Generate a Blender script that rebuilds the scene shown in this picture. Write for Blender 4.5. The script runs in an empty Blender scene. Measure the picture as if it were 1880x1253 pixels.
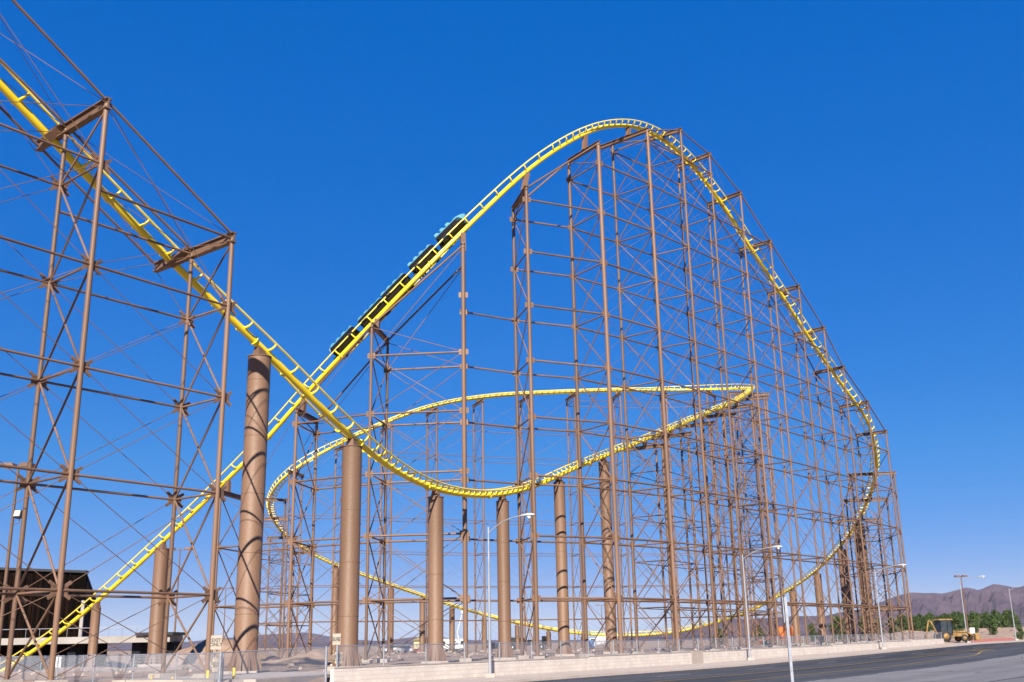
import bpy, math, random
from mathutils import Vector, Matrix, noise
R_ = math.radians
rnd = random.Random(7)
scene = bpy.context.scene
COL = scene.collection

# ------------------------------------------------------------------ camera
FPX, CX, CY = 1932.0, 940.0, 626.5            # focal length and centre in photo pixels (1880 x 1253)
EYE = Vector((0, 0, 1.3))
_up = Vector((809 - CX, -(-6100 - CY), -FPX)).normalized()     # world up seen from the camera
_f = Vector((0, 0, -1)); _fh = (_f - _up * _f.dot(_up)).normalized()
_rt = _fh.cross(_up)
CAM = Matrix((_rt, _fh, _up))                 # camera -> world
cam = bpy.data.objects.new('camera', bpy.data.cameras.new('camera'))
COL.objects.link(cam)
cam.data.sensor_width = 36; cam.data.lens = 36 * FPX / 1880
cam.data.clip_start = 0.3; cam.data.clip_end = 40000
cam.matrix_world = Matrix.Translation(EYE) @ CAM.to_4x4()
scene.camera = cam

# ------------------------------------------------------------------ light
SUN_AZ, SUN_EL = 185.0, 33.5                  # clockwise from +Y (view direction)
w = bpy.data.worlds.new('World'); scene.world = w; w.use_nodes = True
nt = w.node_tree; nt.nodes.clear()
sky = nt.nodes.new('ShaderNodeTexSky'); sky.sky_type = 'NISHITA'; sky.sun_disc = False
sky.sun_elevation = R_(SUN_EL); sky.sun_rotation = R_(SUN_AZ)
sky.altitude = 600; sky.air_density = 1.0; sky.dust_density = 0.0; sky.ozone_density = 6.0
# one even grade over the whole sky: deeper, bluer, less bright towards the horizon (slide film under a dry desert sky)
sep = nt.nodes.new('ShaderNodeSeparateColor'); sep.mode = 'HSV'; com = nt.nodes.new('ShaderNodeCombineColor'); com.mode = 'HSV'
def wmath(op, a, b_, c=None):
    n = nt.nodes.new('ShaderNodeMath'); n.operation = op; nt.links.new(a, n.inputs[0]); n.inputs[1].default_value = b_
    if c is not None: n.inputs[2].default_value = c
    return n.outputs[0]
nt.links.new(sky.outputs[0], sep.inputs[0])
nt.links.new(wmath('MULTIPLY_ADD', wmath('MAXIMUM', sep.outputs[0], 0.6), 0.9, 0.0735), com.inputs[0])
nt.links.new(wmath('MINIMUM', wmath('MULTIPLY_ADD', sep.outputs[1], 0.93, 0.275), 1.0), com.inputs[1])
nt.links.new(wmath('MULTIPLY_ADD', sep.outputs[2], 0.245, 2.75), com.inputs[2])
bg = nt.nodes.new('ShaderNodeBackground'); bg.inputs['Strength'].default_value = 0.073
wo = nt.nodes.new('ShaderNodeOutputWorld')
nt.links.new(com.outputs[0], bg.inputs[0]); nt.links.new(bg.outputs[0], wo.inputs[0])
sun = bpy.data.objects.new('sun', bpy.data.lights.new('sun', 'SUN'))
COL.objects.link(sun)
sun.data.energy = 5.0; sun.data.angle = R_(0.53); sun.data.color = (1.0, 0.93, 0.84)
sd = Vector((math.sin(R_(SUN_AZ)) * math.cos(R_(SUN_EL)), math.cos(R_(SUN_AZ)) * math.cos(R_(SUN_EL)), math.sin(R_(SUN_EL))))
sun.rotation_euler = sd.to_track_quat('Z', 'Y').to_euler()
vs = scene.view_settings
vs.view_transform = 'Standard'; vs.look = 'None'; vs.exposure = 1.2; vs.gamma = 1.0; vs.use_curve_mapping = False

# ------------------------------------------------------------------ survey helpers: photo pixel + distance -> point in the place
def ray(px, py): return CAM @ Vector((px - CX, -(py - CY), -FPX))
def P(px, py, D):
    r = ray(px, py); return EYE + r * (D / r.y)
def Gz(px, py, z):
    r = ray(px, py); return EYE + r * ((z - EYE.z) / r.z)
def proj(p):
    c = CAM.transposed() @ (Vector(p) - EYE); return CX - FPX * c.x / c.z, CY + FPX * c.y / c.z
def zat(xy, py):
    lo, hi = -5.0, 150.0
    for _ in range(50):
        m = (lo + hi) / 2
        if proj((xy[0], xy[1], m))[1] > py: lo = m
        else: hi = m
    return lo
def sm(t):
    t = max(0.0, min(1.0, t)); return t * t * (3 - 2 * t)

# road frame: s runs along the block wall, w is the distance to its coaster side
RO = Vector((-8.0, 47.8)); RD = Vector((math.sin(R_(34.5)), math.cos(R_(34.5)))); RN = Vector((-RD.y, RD.x))
def sw(x, y):
    v = Vector((x, y)) - RO; return v.dot(RD), v.dot(RN)
def rp(s, w_, z=0.0):
    v = RO + RD * s + RN * w_; return Vector((v.x, v.y, z))
def zr(s):                                    # height of the pavement along the road
    return -0.35 + 0.008 * (min(max(s - 35, 0), 75) + 0.0)
def ground(x, y):
    s, w_ = sw(x, y)
    base = zr(s) + 0.35
    t = base * (1 - sm((w_ - 5) / 40)) + (-0.1) * sm((w_ - 30) / 60)
    t += 2.2 * sm((y - 150) / 110) * sm((x - 0.2 * y - 2) / 45)              # rises gently to the right
    t += 0.9 * sm((y - 400) / 1500)
    t -= 1.1 * sm((-x - 30) / 14) * sm((y - 84) / 10) * (1 - sm((y - 135) / 30))  # cutting where the track dives
    edge = 0.25 if s > -0.5 else 3.0
    lo = zr(s) - 0.30
    k = sm((w_ - (-1.2 if s <= -0.5 else 0.05)) / edge) if s < 108 else sm((w_ + 1.5) / 4)
    return lo * (1 - k) + t * k

# ------------------------------------------------------------------ materials
def mat(name, rough=0.6, metal=0.0, spec=0.4):
    m = bpy.data.materials.new(name); m.use_nodes = True
    b = m.node_tree.nodes['Principled BSDF']
    b.inputs['Roughness'].default_value = rough; b.inputs['Metallic'].default_value = metal
    b.inputs['Specular IOR Level'].default_value = spec
    return m, m.node_tree, b
def paint(name, c1, c2, scale=1.2, rough=0.5, metal=0.0, spec=0.4, detail=6, bump=0.0, bscale=30, lo=0.35, hi=0.65, streak=False, vary=0.0):
    m, t, b = mat(name, rough, metal, spec)
    g = t.nodes.new('ShaderNodeNewGeometry')
    n = t.nodes.new('ShaderNodeTexNoise'); n.inputs['Scale'].default_value = scale; n.inputs['Detail'].default_value = detail
    r = t.nodes.new('ShaderNodeValToRGB')
    r.color_ramp.elements[0].position = lo; r.color_ramp.elements[1].position = hi
    r.color_ramp.elements[0].color = (*c1, 1); r.color_ramp.elements[1].color = (*c2, 1)
    if streak:
        mp = t.nodes.new('ShaderNodeMapping'); mp.inputs['Scale'].default_value = (1, 1, 0.12)
        t.links.new(g.outputs['Position'], mp.inputs[0]); t.links.new(mp.outputs[0], n.inputs['Vector'])
    else:
        t.links.new(g.outputs['Position'], n.inputs['Vector'])
    t.links.new(n.outputs['Fac'], r.inputs[0])
    if vary:                                      # every member weathers a little differently
        oi = t.nodes.new('ShaderNodeObjectInfo'); mr = t.nodes.new('ShaderNodeMapRange'); mr.inputs[3].default_value = 1 - vary; mr.inputs[4].default_value = 1 + vary
        hv = t.nodes.new('ShaderNodeHueSaturation'); t.links.new(oi.outputs['Random'], mr.inputs[0]); t.links.new(mr.outputs[0], hv.inputs['Value'])
        n4 = t.nodes.new('ShaderNodeTexNoise'); n4.inputs['Scale'].default_value = 5.0; n4.inputs['Detail'].default_value = 8; n4.inputs['Roughness'].default_value = 0.75
        t.links.new(g.outputs['Position'], n4.inputs['Vector'])
        r4 = t.nodes.new('ShaderNodeValToRGB'); r4.color_ramp.elements[0].position = 0.60; r4.color_ramp.elements[1].position = 0.72
        mxs = t.nodes.new('ShaderNodeMixRGB'); mxs.inputs[2].default_value = (c1[0] * 0.55, c1[1] * 0.42, c1[2] * 0.36, 1)
        mf = t.nodes.new('ShaderNodeMath'); mf.operation = 'MULTIPLY'; mf.inputs[1].default_value = 0.55
        t.links.new(n4.outputs['Fac'], r4.inputs[0]); t.links.new(r4.outputs[0], mf.inputs[0]); t.links.new(mf.outputs[0], mxs.inputs[0])
        t.links.new(r.outputs[0], hv.inputs['Color']); t.links.new(hv.outputs[0], mxs.inputs[1]); t.links.new(mxs.outputs[0], b.inputs['Base Color'])
    else: t.links.new(r.outputs[0], b.inputs['Base Color'])
    if bump:
        n2 = t.nodes.new('ShaderNodeTexNoise'); n2.inputs['Scale'].default_value = bscale; n2.inputs['Detail'].default_value = 5
        bp = t.nodes.new('ShaderNodeBump'); bp.inputs['Strength'].default_value = bump; bp.inputs['Distance'].default_value = 0.1
        t.links.new(g.outputs['Position'], n2.inputs['Vector']); t.links.new(n2.outputs['Fac'], bp.inputs['Height'])
        t.links.new(bp.outputs[0], b.inputs['Normal'])
    return m
M = {}
M['brown'] = paint('brown paint', (0.120, 0.068, 0.040), (0.158, 0.091, 0.056), 0.9, 0.5, spec=0.3, streak=True, vary=0.2)
M['pillar'] = paint('brown pillar paint', (0.118, 0.066, 0.037), (0.15, 0.086, 0.051), 0.8, 0.55, spec=0.3, bump=0.2, bscale=9, streak=True, vary=0.08)
M['yellow'] = paint('yellow paint', (0.6336, 0.4664, 0.01056), (0.704, 0.5456, 0.0264), 0.8, 0.32, spec=0.5, vary=0.05)
M['rail'] = paint('worn rail yellow', (0.60, 0.47, 0.05), (0.68, 0.56, 0.11), 1.4, 0.35, spec=0.5)
M['galv'] = paint('galvanised steel', (0.248, 0.2604, 0.2852), (0.3596, 0.372, 0.3968), 6, 0.42, metal=0.55)
M['lampgrey'] = paint('lamp pole grey', (0.25, 0.26, 0.28), (0.31, 0.315, 0.33), 2, 0.4, metal=0.3)
M['lamphead'] = paint('lamp head white', (0.3136, 0.3226, 0.3315), (0.3584, 0.3584, 0.3584), 2, 0.4)
M['concrete'] = paint('concrete', (0.27, 0.2325, 0.2025), (0.345, 0.3, 0.2625), 0.7, 0.9, bump=0.3, bscale=14)
M['deck'] = paint('pale deck concrete', (0.2205, 0.1995, 0.1785), (0.273, 0.252, 0.2258), 0.5, 0.9)
M['bollard'] = paint('bollard yellow', (0.56, 0.336, 0.008), (0.624, 0.4, 0.016), 3, 0.45)
M['black'] = paint('black vinyl', (0.004, 0.004, 0.005), (0.009, 0.008, 0.008), 3, 0.75, spec=0.12)
M['dark'] = paint('dark steel', (0.01, 0.01, 0.011), (0.025, 0.0225, 0.0225), 2, 0.5, metal=0.2)
M['teal'] = paint('light blue fibreglass', (0.0648, 0.2025, 0.2673), (0.1053, 0.2511, 0.2997), 3, 0.3, spec=0.5)
M['white'] = paint('white vehicle paint', (0.476, 0.476, 0.4692), (0.544, 0.544, 0.5372), 0.8, 0.3, spec=0.5)
M['rubber'] = paint('tyre rubber', (0.012, 0.012, 0.012), (0.03, 0.028, 0.026), 5, 0.85)
M['glass'] = paint('dark glass', (0.015, 0.02, 0.024), (0.03, 0.04, 0.045), 2, 0.08, spec=0.6)
M['orange'] = paint('orange machine paint', (0.465, 0.0975, 0.01125), (0.54, 0.1275, 0.0225), 1.5, 0.45)
M['digger'] = paint('dusty digger yellow', (0.15, 0.085, 0.03), (0.27, 0.165, 0.065), 2.5, 0.7, spec=0.2)
M['cream'] = paint('cream render', (0.465, 0.42, 0.225), (0.525, 0.48, 0.285), 1, 0.8)
M['olive'] = paint('olive roof', (0.14, 0.12, 0.05), (0.20, 0.17, 0.08), 2, 0.8)
M['blue'] = paint('blue steel', (0.04, 0.112, 0.304), (0.064, 0.152, 0.36), 1.5, 0.5)
M['redkerb'] = paint('red kerb paint', (0.345, 0.105, 0.0825), (0.405, 0.165, 0.135), 2, 0.8)
M['signbeige'] = paint('beige sign', (0.2774, 0.2312, 0.1757), (0.3144, 0.2682, 0.2127), 3, 0.5)
M['ink'] = paint('sign lettering', (0.05, 0.045, 0.04), (0.08, 0.07, 0.06), 3, 0.6)
M['signwhite'] = paint('white sign', (0.495, 0.465, 0.45), (0.57, 0.5475, 0.525), 3, 0.5)
M['shed'] = paint('weathered dark siding', (0.0025, 0.0018, 0.0015), (0.016, 0.007, 0.004), 1.4, 0.95, spec=0.03, streak=True, lo=0.45, hi=0.8)
M['shedgrey'] = paint('grey siding', (0.012, 0.013, 0.017), (0.02, 0.021, 0.026), 0.8, 0.95, spec=0.05, streak=True)
M['trunk'] = paint('bark', (0.10, 0.07, 0.05), (0.16, 0.11, 0.08), 4, 0.9)
M['leaf'] = paint('tree leaves', (0.01805, 0.03868, 0.007735), (0.05671, 0.08765, 0.01805), 0.9, 0.6, detail=3)
M['leaf2'] = paint('shrub leaves', (0.03, 0.045, 0.012), (0.078, 0.09, 0.03), 1.2, 0.6, detail=3)
M['scrub'] = paint('dry scrub', (0.084, 0.07, 0.042), (0.168, 0.133, 0.084), 2.0, 0.8, detail=3)
M['rock'] = paint('pale rock', (0.304, 0.232, 0.184), (0.416, 0.328, 0.264), 1.5, 0.9, bump=0.4, bscale=6)
M['lens'] = paint('lamp lens', (0.675, 0.702, 0.648), (0.72, 0.738, 0.702), 3, 0.15)

def two_noise(name, cols, s1, s2, rough, bump, bscale, mix=0.5, spec=0.3):
    m, t, b = mat(name, rough, 0, spec)
    g = t.nodes.new('ShaderNodeNewGeometry')
    def nz(sc, d):
        n = t.nodes.new('ShaderNodeTexNoise'); n.inputs['Scale'].default_value = sc; n.inputs['Detail'].default_value = d
        t.links.new(g.outputs['Position'], n.inputs['Vector']); return n
    n1, n2, n3 = nz(s1, 8), nz(s2, 6), nz(bscale, 4)
    r = t.nodes.new('ShaderNodeValToRGB'); e = r.color_ramp.elements
    e[0].position = 0.3; e[0].color = (*cols[0], 1); e[1].position = 0.7; e[1].color = (*cols[2], 1)
    x = e.new(0.5); x.color = (*cols[1], 1)
    mx = t.nodes.new('ShaderNodeMath'); mx.operation = 'MULTIPLY_ADD'; mx.inputs[1].default_value = mix
    md = t.nodes.new('ShaderNodeMath'); md.operation = 'MULTIPLY'; md.inputs[1].default_value = 1 - mix
    t.links.new(n2.outputs['Fac'], md.inputs[0]); t.links.new(n1.outputs['Fac'], mx.inputs[0]); t.links.new(md.outputs[0], mx.inputs[2])
    t.links.new(mx.outputs[0], r.inputs[0]); t.links.new(r.outputs[0], b.inputs['Base Color'])
    bp = t.nodes.new('ShaderNodeBump'); bp.inputs['Strength'].default_value = bump; bp.inputs['Distance'].default_value = 0.15
    t.links.new(n3.outputs['Fac'], bp.inputs['Height']); t.links.new(bp.outputs[0], b.inputs['Normal'])
    return m
M['dirt'] = two_noise('desert dirt', ((0.198, 0.1302, 0.08448), (0.2596, 0.1786, 0.125), (0.3124, 0.227, 0.1672)), 0.09, 1.3, 0.95, 0.6, 2.2)
M['mound'] = two_noise('dirt mound', ((0.1688, 0.108, 0.0675), (0.2228, 0.1452, 0.09783), (0.27, 0.189, 0.135)), 0.3, 1.6, 0.95, 0.8, 1.6)
M['asphalt'] = two_noise('dark asphalt', ((0.02975, 0.0306, 0.0357), (0.0408, 0.04165, 0.0476), (0.0578, 0.0578, 0.06375)), 0.15, 3.0, 0.85, 0.25, 18)
M['asphaltlight'] = two_noise('worn grey asphalt', ((0.104, 0.1, 0.104), (0.132, 0.128, 0.1304), (0.16, 0.152, 0.152)), 0.12, 2.5, 0.9, 0.25, 16)
def wear(m, amt, dark):
    t = m.node_tree; b = t.nodes['Principled BSDF']; src = b.inputs['Base Color'].links[0].from_socket
    g = t.nodes.new('ShaderNodeNewGeometry'); mp = t.nodes.new('ShaderNodeMapping'); mp.vector_type = 'TEXTURE'
    mp.inputs['Rotation'].default_value = (0, 0, R_(55.5)); t.links.new(g.outputs['Position'], mp.inputs[0])
    m2 = t.nodes.new('ShaderNodeMapping'); m2.inputs['Scale'].default_value = (0.012, 0.55, 1); t.links.new(mp.outputs[0], m2.inputs[0])
    n = t.nodes.new('ShaderNodeTexNoise'); n.inputs['Scale'].default_value = 1.0; n.inputs['Detail'].default_value = 6; t.links.new(m2.outputs[0], n.inputs['Vector'])
    n2 = t.nodes.new('ShaderNodeTexVoronoi'); n2.feature = 'DISTANCE_TO_EDGE'; n2.inputs['Scale'].default_value = 0.16; t.links.new(g.outputs['Position'], n2.inputs['Vector'])
    r = t.nodes.new('ShaderNodeValToRGB'); r.color_ramp.elements[0].position = 0.38; r.color_ramp.elements[1].position = 0.66
    r.color_ramp.elements[0].color = (1 - amt, 1 - amt, 1 - amt, 1); r.color_ramp.elements[1].color = (1 + amt, 1 + amt, 1 + amt * 0.9, 1); t.links.new(n.outputs['Fac'], r.inputs[0])
    c = t.nodes.new('ShaderNodeMapRange'); c.inputs[1].default_value = 0.0; c.inputs[2].default_value = 0.012; c.inputs[3].default_value = dark; c.inputs[4].default_value = 1.0; t.links.new(n2.outputs['Distance'], c.inputs[0])
    a = t.nodes.new('ShaderNodeMixRGB'); a.blend_type = 'MULTIPLY'; a.inputs[0].default_value = 1; t.links.new(src, a.inputs[1]); t.links.new(r.outputs[0], a.inputs[2])
    a2 = t.nodes.new('ShaderNodeMixRGB'); a2.blend_type = 'MULTIPLY'; a2.inputs[0].default_value = 1; t.links.new(a.outputs[0], a2.inputs[1]); t.links.new(c.outputs[0], a2.inputs[2])
    t.links.new(a2.outputs[0], b.inputs['Base Color'])
wear(M['asphalt'], 0.35, 0.6); wear(M['asphaltlight'], 0.2, 0.5)
M['hill'] = two_noise('haze tinted mountain rock', ((0.032, 0.024, 0.040), (0.060, 0.045, 0.062), (0.094, 0.070, 0.088)), 0.0035, 0.02, 0.95, 1.0, 0.012, mix=0.6)  # bluish purple of distance haze is mixed into the rock colour
M['roadyellow'] = paint('road line yellow', (0.2016, 0.1344, 0.0168), (0.308, 0.2016, 0.028), 4, 0.8)
M['roadwhite'] = paint('road line white', (0.192, 0.192, 0.1984), (0.32, 0.32, 0.32), 4, 0.8)
M['sidewalk'] = two_noise('pavement concrete', ((0.2863, 0.2318, 0.1909), (0.3409, 0.2795, 0.2352), (0.3818, 0.3204, 0.2726)), 0.3, 3.0, 0.9, 0.2, 12)

def block_mat():
    m, t, b = mat('pale block wall', 0.9, 0, 0.2)
    tc = t.nodes.new('ShaderNodeTexCoord')
    br = t.nodes.new('ShaderNodeTexBrick')
    br.inputs['Color1'].default_value = (0.57, 0.49, 0.42, 1); br.inputs['Color2'].default_value = (0.62, 0.55, 0.48, 1)
    br.inputs['Mortar'].default_value = (0.50, 0.42, 0.36, 1); br.inputs['Scale'].default_value = 1.0
    br.inputs['Brick Width'].default_value = 0.4; br.inputs['Row Height'].default_value = 0.2; br.inputs['Mortar Size'].default_value = 0.008
    n = t.nodes.new('ShaderNodeTexNoise'); n.inputs['Scale'].default_value = 1.1; n.inputs['Detail'].default_value = 6
    mx = t.nodes.new('ShaderNodeMixRGB'); mx.blend_type = 'MULTIPLY'; mx.inputs[0].default_value = 0.3
    mp = t.nodes.new('ShaderNodeMapping'); mp.inputs['Rotation'].default_value = (R_(90), 0, 0)
    t.links.new(tc.outputs['Object'], mp.inputs[0]); t.links.new(mp.outputs[0], br.inputs['Vector'])
    t.links.new(tc.outputs['Object'], n.inputs['Vector'])
    t.links.new(br.outputs['Color'], mx.inputs[1]); t.links.new(n.outputs['Fac'], mx.inputs[2])
    t.links.new(mx.outputs[0], b.inputs['Base Color'])
    bp = t.nodes.new('ShaderNodeBump'); bp.inputs['Strength'].default_value = 0.5; bp.inputs['Distance'].default_value = 0.02
    t.links.new(br.outputs['Fac'], bp.inputs['Height']); bp.invert = True
    t.links.new(bp.outputs[0], b.inputs['Normal'])
    return m
M['block'] = block_mat()
def mesh_mat():                                 # chain link: diagonal wires, open between them
    m, t, b = mat('chain link wire', 0.5, 0.5, 0.4)
    b.inputs['Base Color'].default_value = (0.36, 0.37, 0.40, 1)
    tc = t.nodes.new('ShaderNodeTexCoord'); sp = t.nodes.new('ShaderNodeSeparateXYZ'); t.links.new(tc.outputs['Object'], sp.inputs[0])
    outs = []
    for sg in (1, -1):
        a = t.nodes.new('ShaderNodeMath'); a.operation = 'MULTIPLY_ADD'; a.inputs[1].default_value = sg
        t.links.new(sp.outputs['Z'], a.inputs[0]); t.links.new(sp.outputs['X'], a.inputs[2])
        p = t.nodes.new('ShaderNodeMath'); p.operation = 'PINGPONG'; p.inputs[1].default_value = 0.035
        t.links.new(a.outputs[0], p.inputs[0])
        l = t.nodes.new('ShaderNodeMath'); l.operation = 'LESS_THAN'; l.inputs[1].default_value = 0.0058
        t.links.new(p.outputs[0], l.inputs[0]); outs.append(l)
    mx = t.nodes.new('ShaderNodeMath'); mx.operation = 'MAXIMUM'
    t.links.new(outs[0].outputs[0], mx.inputs[0]); t.links.new(outs[1].outputs[0], mx.inputs[1])
    t.links.new(mx.outputs[0], b.inputs['Alpha'])
    return m
M['chain'] = mesh_mat()

# ------------------------------------------------------------------ mesh helpers
class MB:
    def __init__(s): s.v = []; s.f = []; s.sm = []
    def add(s, vs_, fs, smooth=False):
        o = len(s.v); s.v += [tuple(v) for v in vs_]
        for f in fs: s.f.append(tuple(i + o for i in f)); s.sm.append(smooth)
    def box(s, c, d, rot=None):
        c = Vector(c); h = Vector(d) / 2; vs_ = []
        for z in (-1, 1):
            for x, y in ((-1, -1), (1, -1), (1, 1), (-1, 1)):
                p = Vector((x * h.x, y * h.y, z * h.z)); vs_.append(c + (rot @ p if rot else p))
        s.add(vs_, [(3, 2, 1, 0), (4, 5, 6, 7), (0, 1, 5, 4), (1, 2, 6, 5), (2, 3, 7, 6), (3, 0, 4, 7)])
    def tube(s, pts, r, n=8, cap=True, rs=None):
        pts = [Vector(p) for p in pts]; rings = []; ref = None
        for i, p in enumerate(pts):
            t = (pts[min(i + 1, len(pts) - 1)] - pts[max(i - 1, 0)]).normalized()
            if ref is None:
                ref = Vector((0, 0, 1)) if abs(t.z) < 0.9 else Vector((1, 0, 0))
            u = (ref - t * ref.dot(t)).normalized(); ref = u; v = t.cross(u)
            rr = rs[i] if rs else r
            rings.append([p + (u * math.cos(a) + v * math.sin(a)) * rr for a in [2 * math.pi * k / n for k in range(n)]])
        vs_ = [q for rg in rings for q in rg]; fs = []
        for i in range(len(pts) - 1):
            for k in range(n):
                a = i * n + k; b = i * n + (k + 1) % n; fs.append((a, b, b + n, a + n))
        s.add(vs_, fs, True)
        if cap:
            s.add(rings[0], [tuple(reversed(range(n)))]); s.add(rings[-1], [tuple(range(n))])
    def lathe(s, c, prof, n=20, ax=None):
        c = Vector(c); vs_ = []; fs = []
        for r, z in prof:
            for k in range(n):
                a = 2 * math.pi * k / n; p = Vector((r * math.cos(a), r * math.sin(a), z)); vs_.append(c + (ax @ p if ax else p))
        for i in range(len(prof) - 1):
            for k in range(n):
                a = i * n + k; b = i * n + (k + 1) % n; fs.append((a, b, b + n, a + n))
        s.add(vs_, fs, True)
    def prism(s, poly, axis_from, axis_to, to3):   # poly in 2d, extruded between two values
        n = len(poly); a = [to3(p, axis_from) for p in poly]; b = [to3(p, axis_to) for p in poly]
        s.add(a + b, [tuple(range(n)), tuple(reversed(range(n, 2 * n)))] + [(i + n, (i + 1) % n + n, (i + 1) % n, i) for i in range(n)])
    def mesh(s, name, m):
        me = bpy.data.meshes.new(name); me.from_pydata(s.v, [], s.f); me.materials.append(m)
        me.polygons.foreach_set('use_smooth', s.sm); me.update(); return me
    def obj(s, name, m, parent=None, loc=None):
        o = bpy.data.objects.new(name, s.mesh(name, m)); COL.objects.link(o)
        if loc is not None: o.location = loc
        if parent is not None:
            o.parent = parent
            if loc is None: o.location = -Vector(parent.location)   # mesh in world coordinates
        return o
def tag(o, label=None, cat=None, group=None, kind=None):
    if label: o['label'] = label
    if cat: o['category'] = cat
    if group: o['group'] = group
    if kind: o['kind'] = kind
    return o
def thing(name, label, cat, loc, group=None, rz=0.0):
    o = bpy.data.objects.new(name, None); COL.objects.link(o); o.location = loc; o.rotation_euler = (0, 0, rz)
    o.empty_display_size = 0.3
    return tag(o, label, cat, group)
UNIT = {}
def unit(kind, m):
    k = (kind, m.name)
    if k not in UNIT:
        b = MB()
        if kind == 'tube': b.tube([(0, 0, 0), (0, 0, 1)], 1.0, 12)
        elif kind == 'thin': b.tube([(0, 0, 0), (0, 0, 1)], 1.0, 6)
        elif kind == 'box': b.box((0, 0, 0.5), (1, 1, 1))
        elif kind == 'ibeam':                       # lies along z, 1 x 1 section
            b.box((0, 0.44, 0.5), (1, 0.12, 1)); b.box((0, -0.44, 0.5), (1, 0.12, 1)); b.box((0, 0, 0.5), (0.22, 0.76, 1))
        UNIT[k] = b.mesh(kind, m)
    return UNIT[k]
def member(name, a, b, sx, m, parent, kind='tube', sy=None, up=None):
    a, b = Vector(a), Vector(b); d = b - a
    o = bpy.data.objects.new(name, unit(kind, m)); COL.objects.link(o); o.parent = parent
    o.rotation_mode = 'QUATERNION'
    z = d.normalized()
    if up is None and abs(z.z) > 0.98: q = z.to_track_quat('Z', 'X')
    else:
        u = Vector((0, 0, 1)) if up is None else up
        y = (u - z * u.dot(z)).normalized(); x = y.cross(z)
        q = Matrix((x, y, z)).transposed().to_quaternion()
    o.rotation_quaternion = q
    o.location = a - Vector(parent.location)
    o.scale = (sx, sy if sy else sx, d.length)
    return o

# ------------------------------------------------------------------ ground, mountains, road
def axis(lo, hi, fine_lo, fine_hi, step, g):
    v = [fine_lo]; 
    while v[-1] < fine_hi: v.append(v[-1] + step)
    st = step; up = [v[-1]]
    while up[-1] < hi: st *= g; up.append(up[-1] + st)
    st = step; dn = [v[0]]
    while dn[-1] > lo: st *= g; dn.append(dn[-1] - st)
    return list(reversed(dn[1:])) + v + up[1:]
us = axis(-7000, 9000, -70, 200, 2.0, 1.22)      # along the road
ws = axis(-7000, 9000, -1.2, 6.0, 0.6, 1.13)     # across it
gb = MB(); nv = len(ws); vv = []
for s in us:
    for w_ in ws:
        p = rp(s, w_); z = ground(p.x, p.y)
        if w_ > 1.0: z += (noise.noise(Vector((p.x * 0.25, p.y * 0.25, 0))) * 0.10 + noise.noise(Vector((p.x * 0.9, p.y * 0.9, 3))) * 0.05) * (1 if p.length < 400 else 0)
        vv.append((p.x, p.y, z))
gb.add(vv, [(i * nv + j, (i + 1) * nv + j, (i + 1) * nv + j + 1, i * nv + j + 1) for i in range(len(us) - 1) for j in range(nv - 1)], True)
tag(gb.obj('ground', M['dirt']), 'pale brown desert dirt around and behind the coaster', kind='structure')

def strip(name, w0, w1, s0, s1, dz, m, label, kind='structure', wob=None, step=4.0, parent=None):
    b = MB(); n = max(1, int((s1 - s0) / step)); vs_ = []
    for i in range(n + 1):
        s = s0 + (s1 - s0) * i / n
        a0, a1 = (w0, w1) if wob is None else (w0 + wob(s), w1 + wob(s))
        p, q = rp(s, a0), rp(s, a1)
        vs_ += [(p.x, p.y, zr(s) + dz), (q.x, q.y, zr(s) + dz)]
    b.add(vs_, [(2 * i, 2 * i + 2, 2 * i + 3, 2 * i + 1) for i in range(n)], True)
    o = b.obj(name, m, parent)
    if parent is None: tag(o, label, kind=kind)
    return o
road = strip('road', -31.0, -3.6, -90, 900, -0.15, M['asphalt'], 'dark asphalt road running past the block wall')
strip('road_shoulder', -31.0, -17.3, -90, 900, -0.146, M['asphaltlight'], 'worn lighter grey lane on the near side of the road')
def pave():                                     # pavement with a kerb face
    b = MB(); vs_ = []; S = [-40 + 4 * i for i in range(235)]
    for s in S:
        for w_, dz in ((-0.02, 0.0), (-3.45, 0.0), (-3.6, -0.02), (-3.62, -0.16)):
            p = rp(s, w_); vs_.append((p.x, p.y, zr(s) + dz))
    b.add(vs_, [(i * 4 + j + 1, i * 4 + j, i * 4 + j + 4, i * 4 + j + 5) for i in range(len(S) - 1) for j in range(3)], False)
    tag(b.obj('pavement', M['sidewalk']), 'pale concrete pavement and kerb below the block wall', kind='structure')
pave()
def hook(s): return 2.6 * sm((s - 55) / 21) if s < 76 else 2.6
strip('road_line', -14.15, -14.0, -60, 55, -0.141, M['roadyellow'], '', parent=road)
strip('road_line', -14.15, -14.0, 55, 76, -0.141, M['roadyellow'], '', wob=hook, step=1.0, parent=road)
strip('road_line', -10.55, -10.4, -60, 76, -0.141, M['roadyellow'], '', parent=road)
strip('road_line', -9.0, -8.85, 60, 500, -0.141, M['roadyellow'], '', parent=road)
strip('road_line', -12.3, -10.4, 75.2, 76.8, -0.137, M['roadyellow'], '', step=0.4, wob=lambda s: (s - 75.2) * 0.4, parent=road)
for i in range(16):
    strip('lane_dash', -7.3, -7.17, 4 + i * 12.2, 8 + i * 12.2, -0.141, M['roadwhite'], '', parent=road)
    strip('lane_dash', -17.4, -17.26, -4 + i * 12.2, 0.5 + i * 12.2, -0.137, M['roadwhite'], '', parent=road)
strip('tar_seam', -24.6, -24.45, -60, 200, -0.141, M['asphalt'], '', wob=lambda s: 0.25 * math.sin(s * 0.21), parent=road)
strip('tar_seam', -5.6, -5.5, -60, 200, -0.141, M['asphaltlight'], '', wob=lambda s: 0.1 * math.sin(s * 0.3), parent=road)

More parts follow.
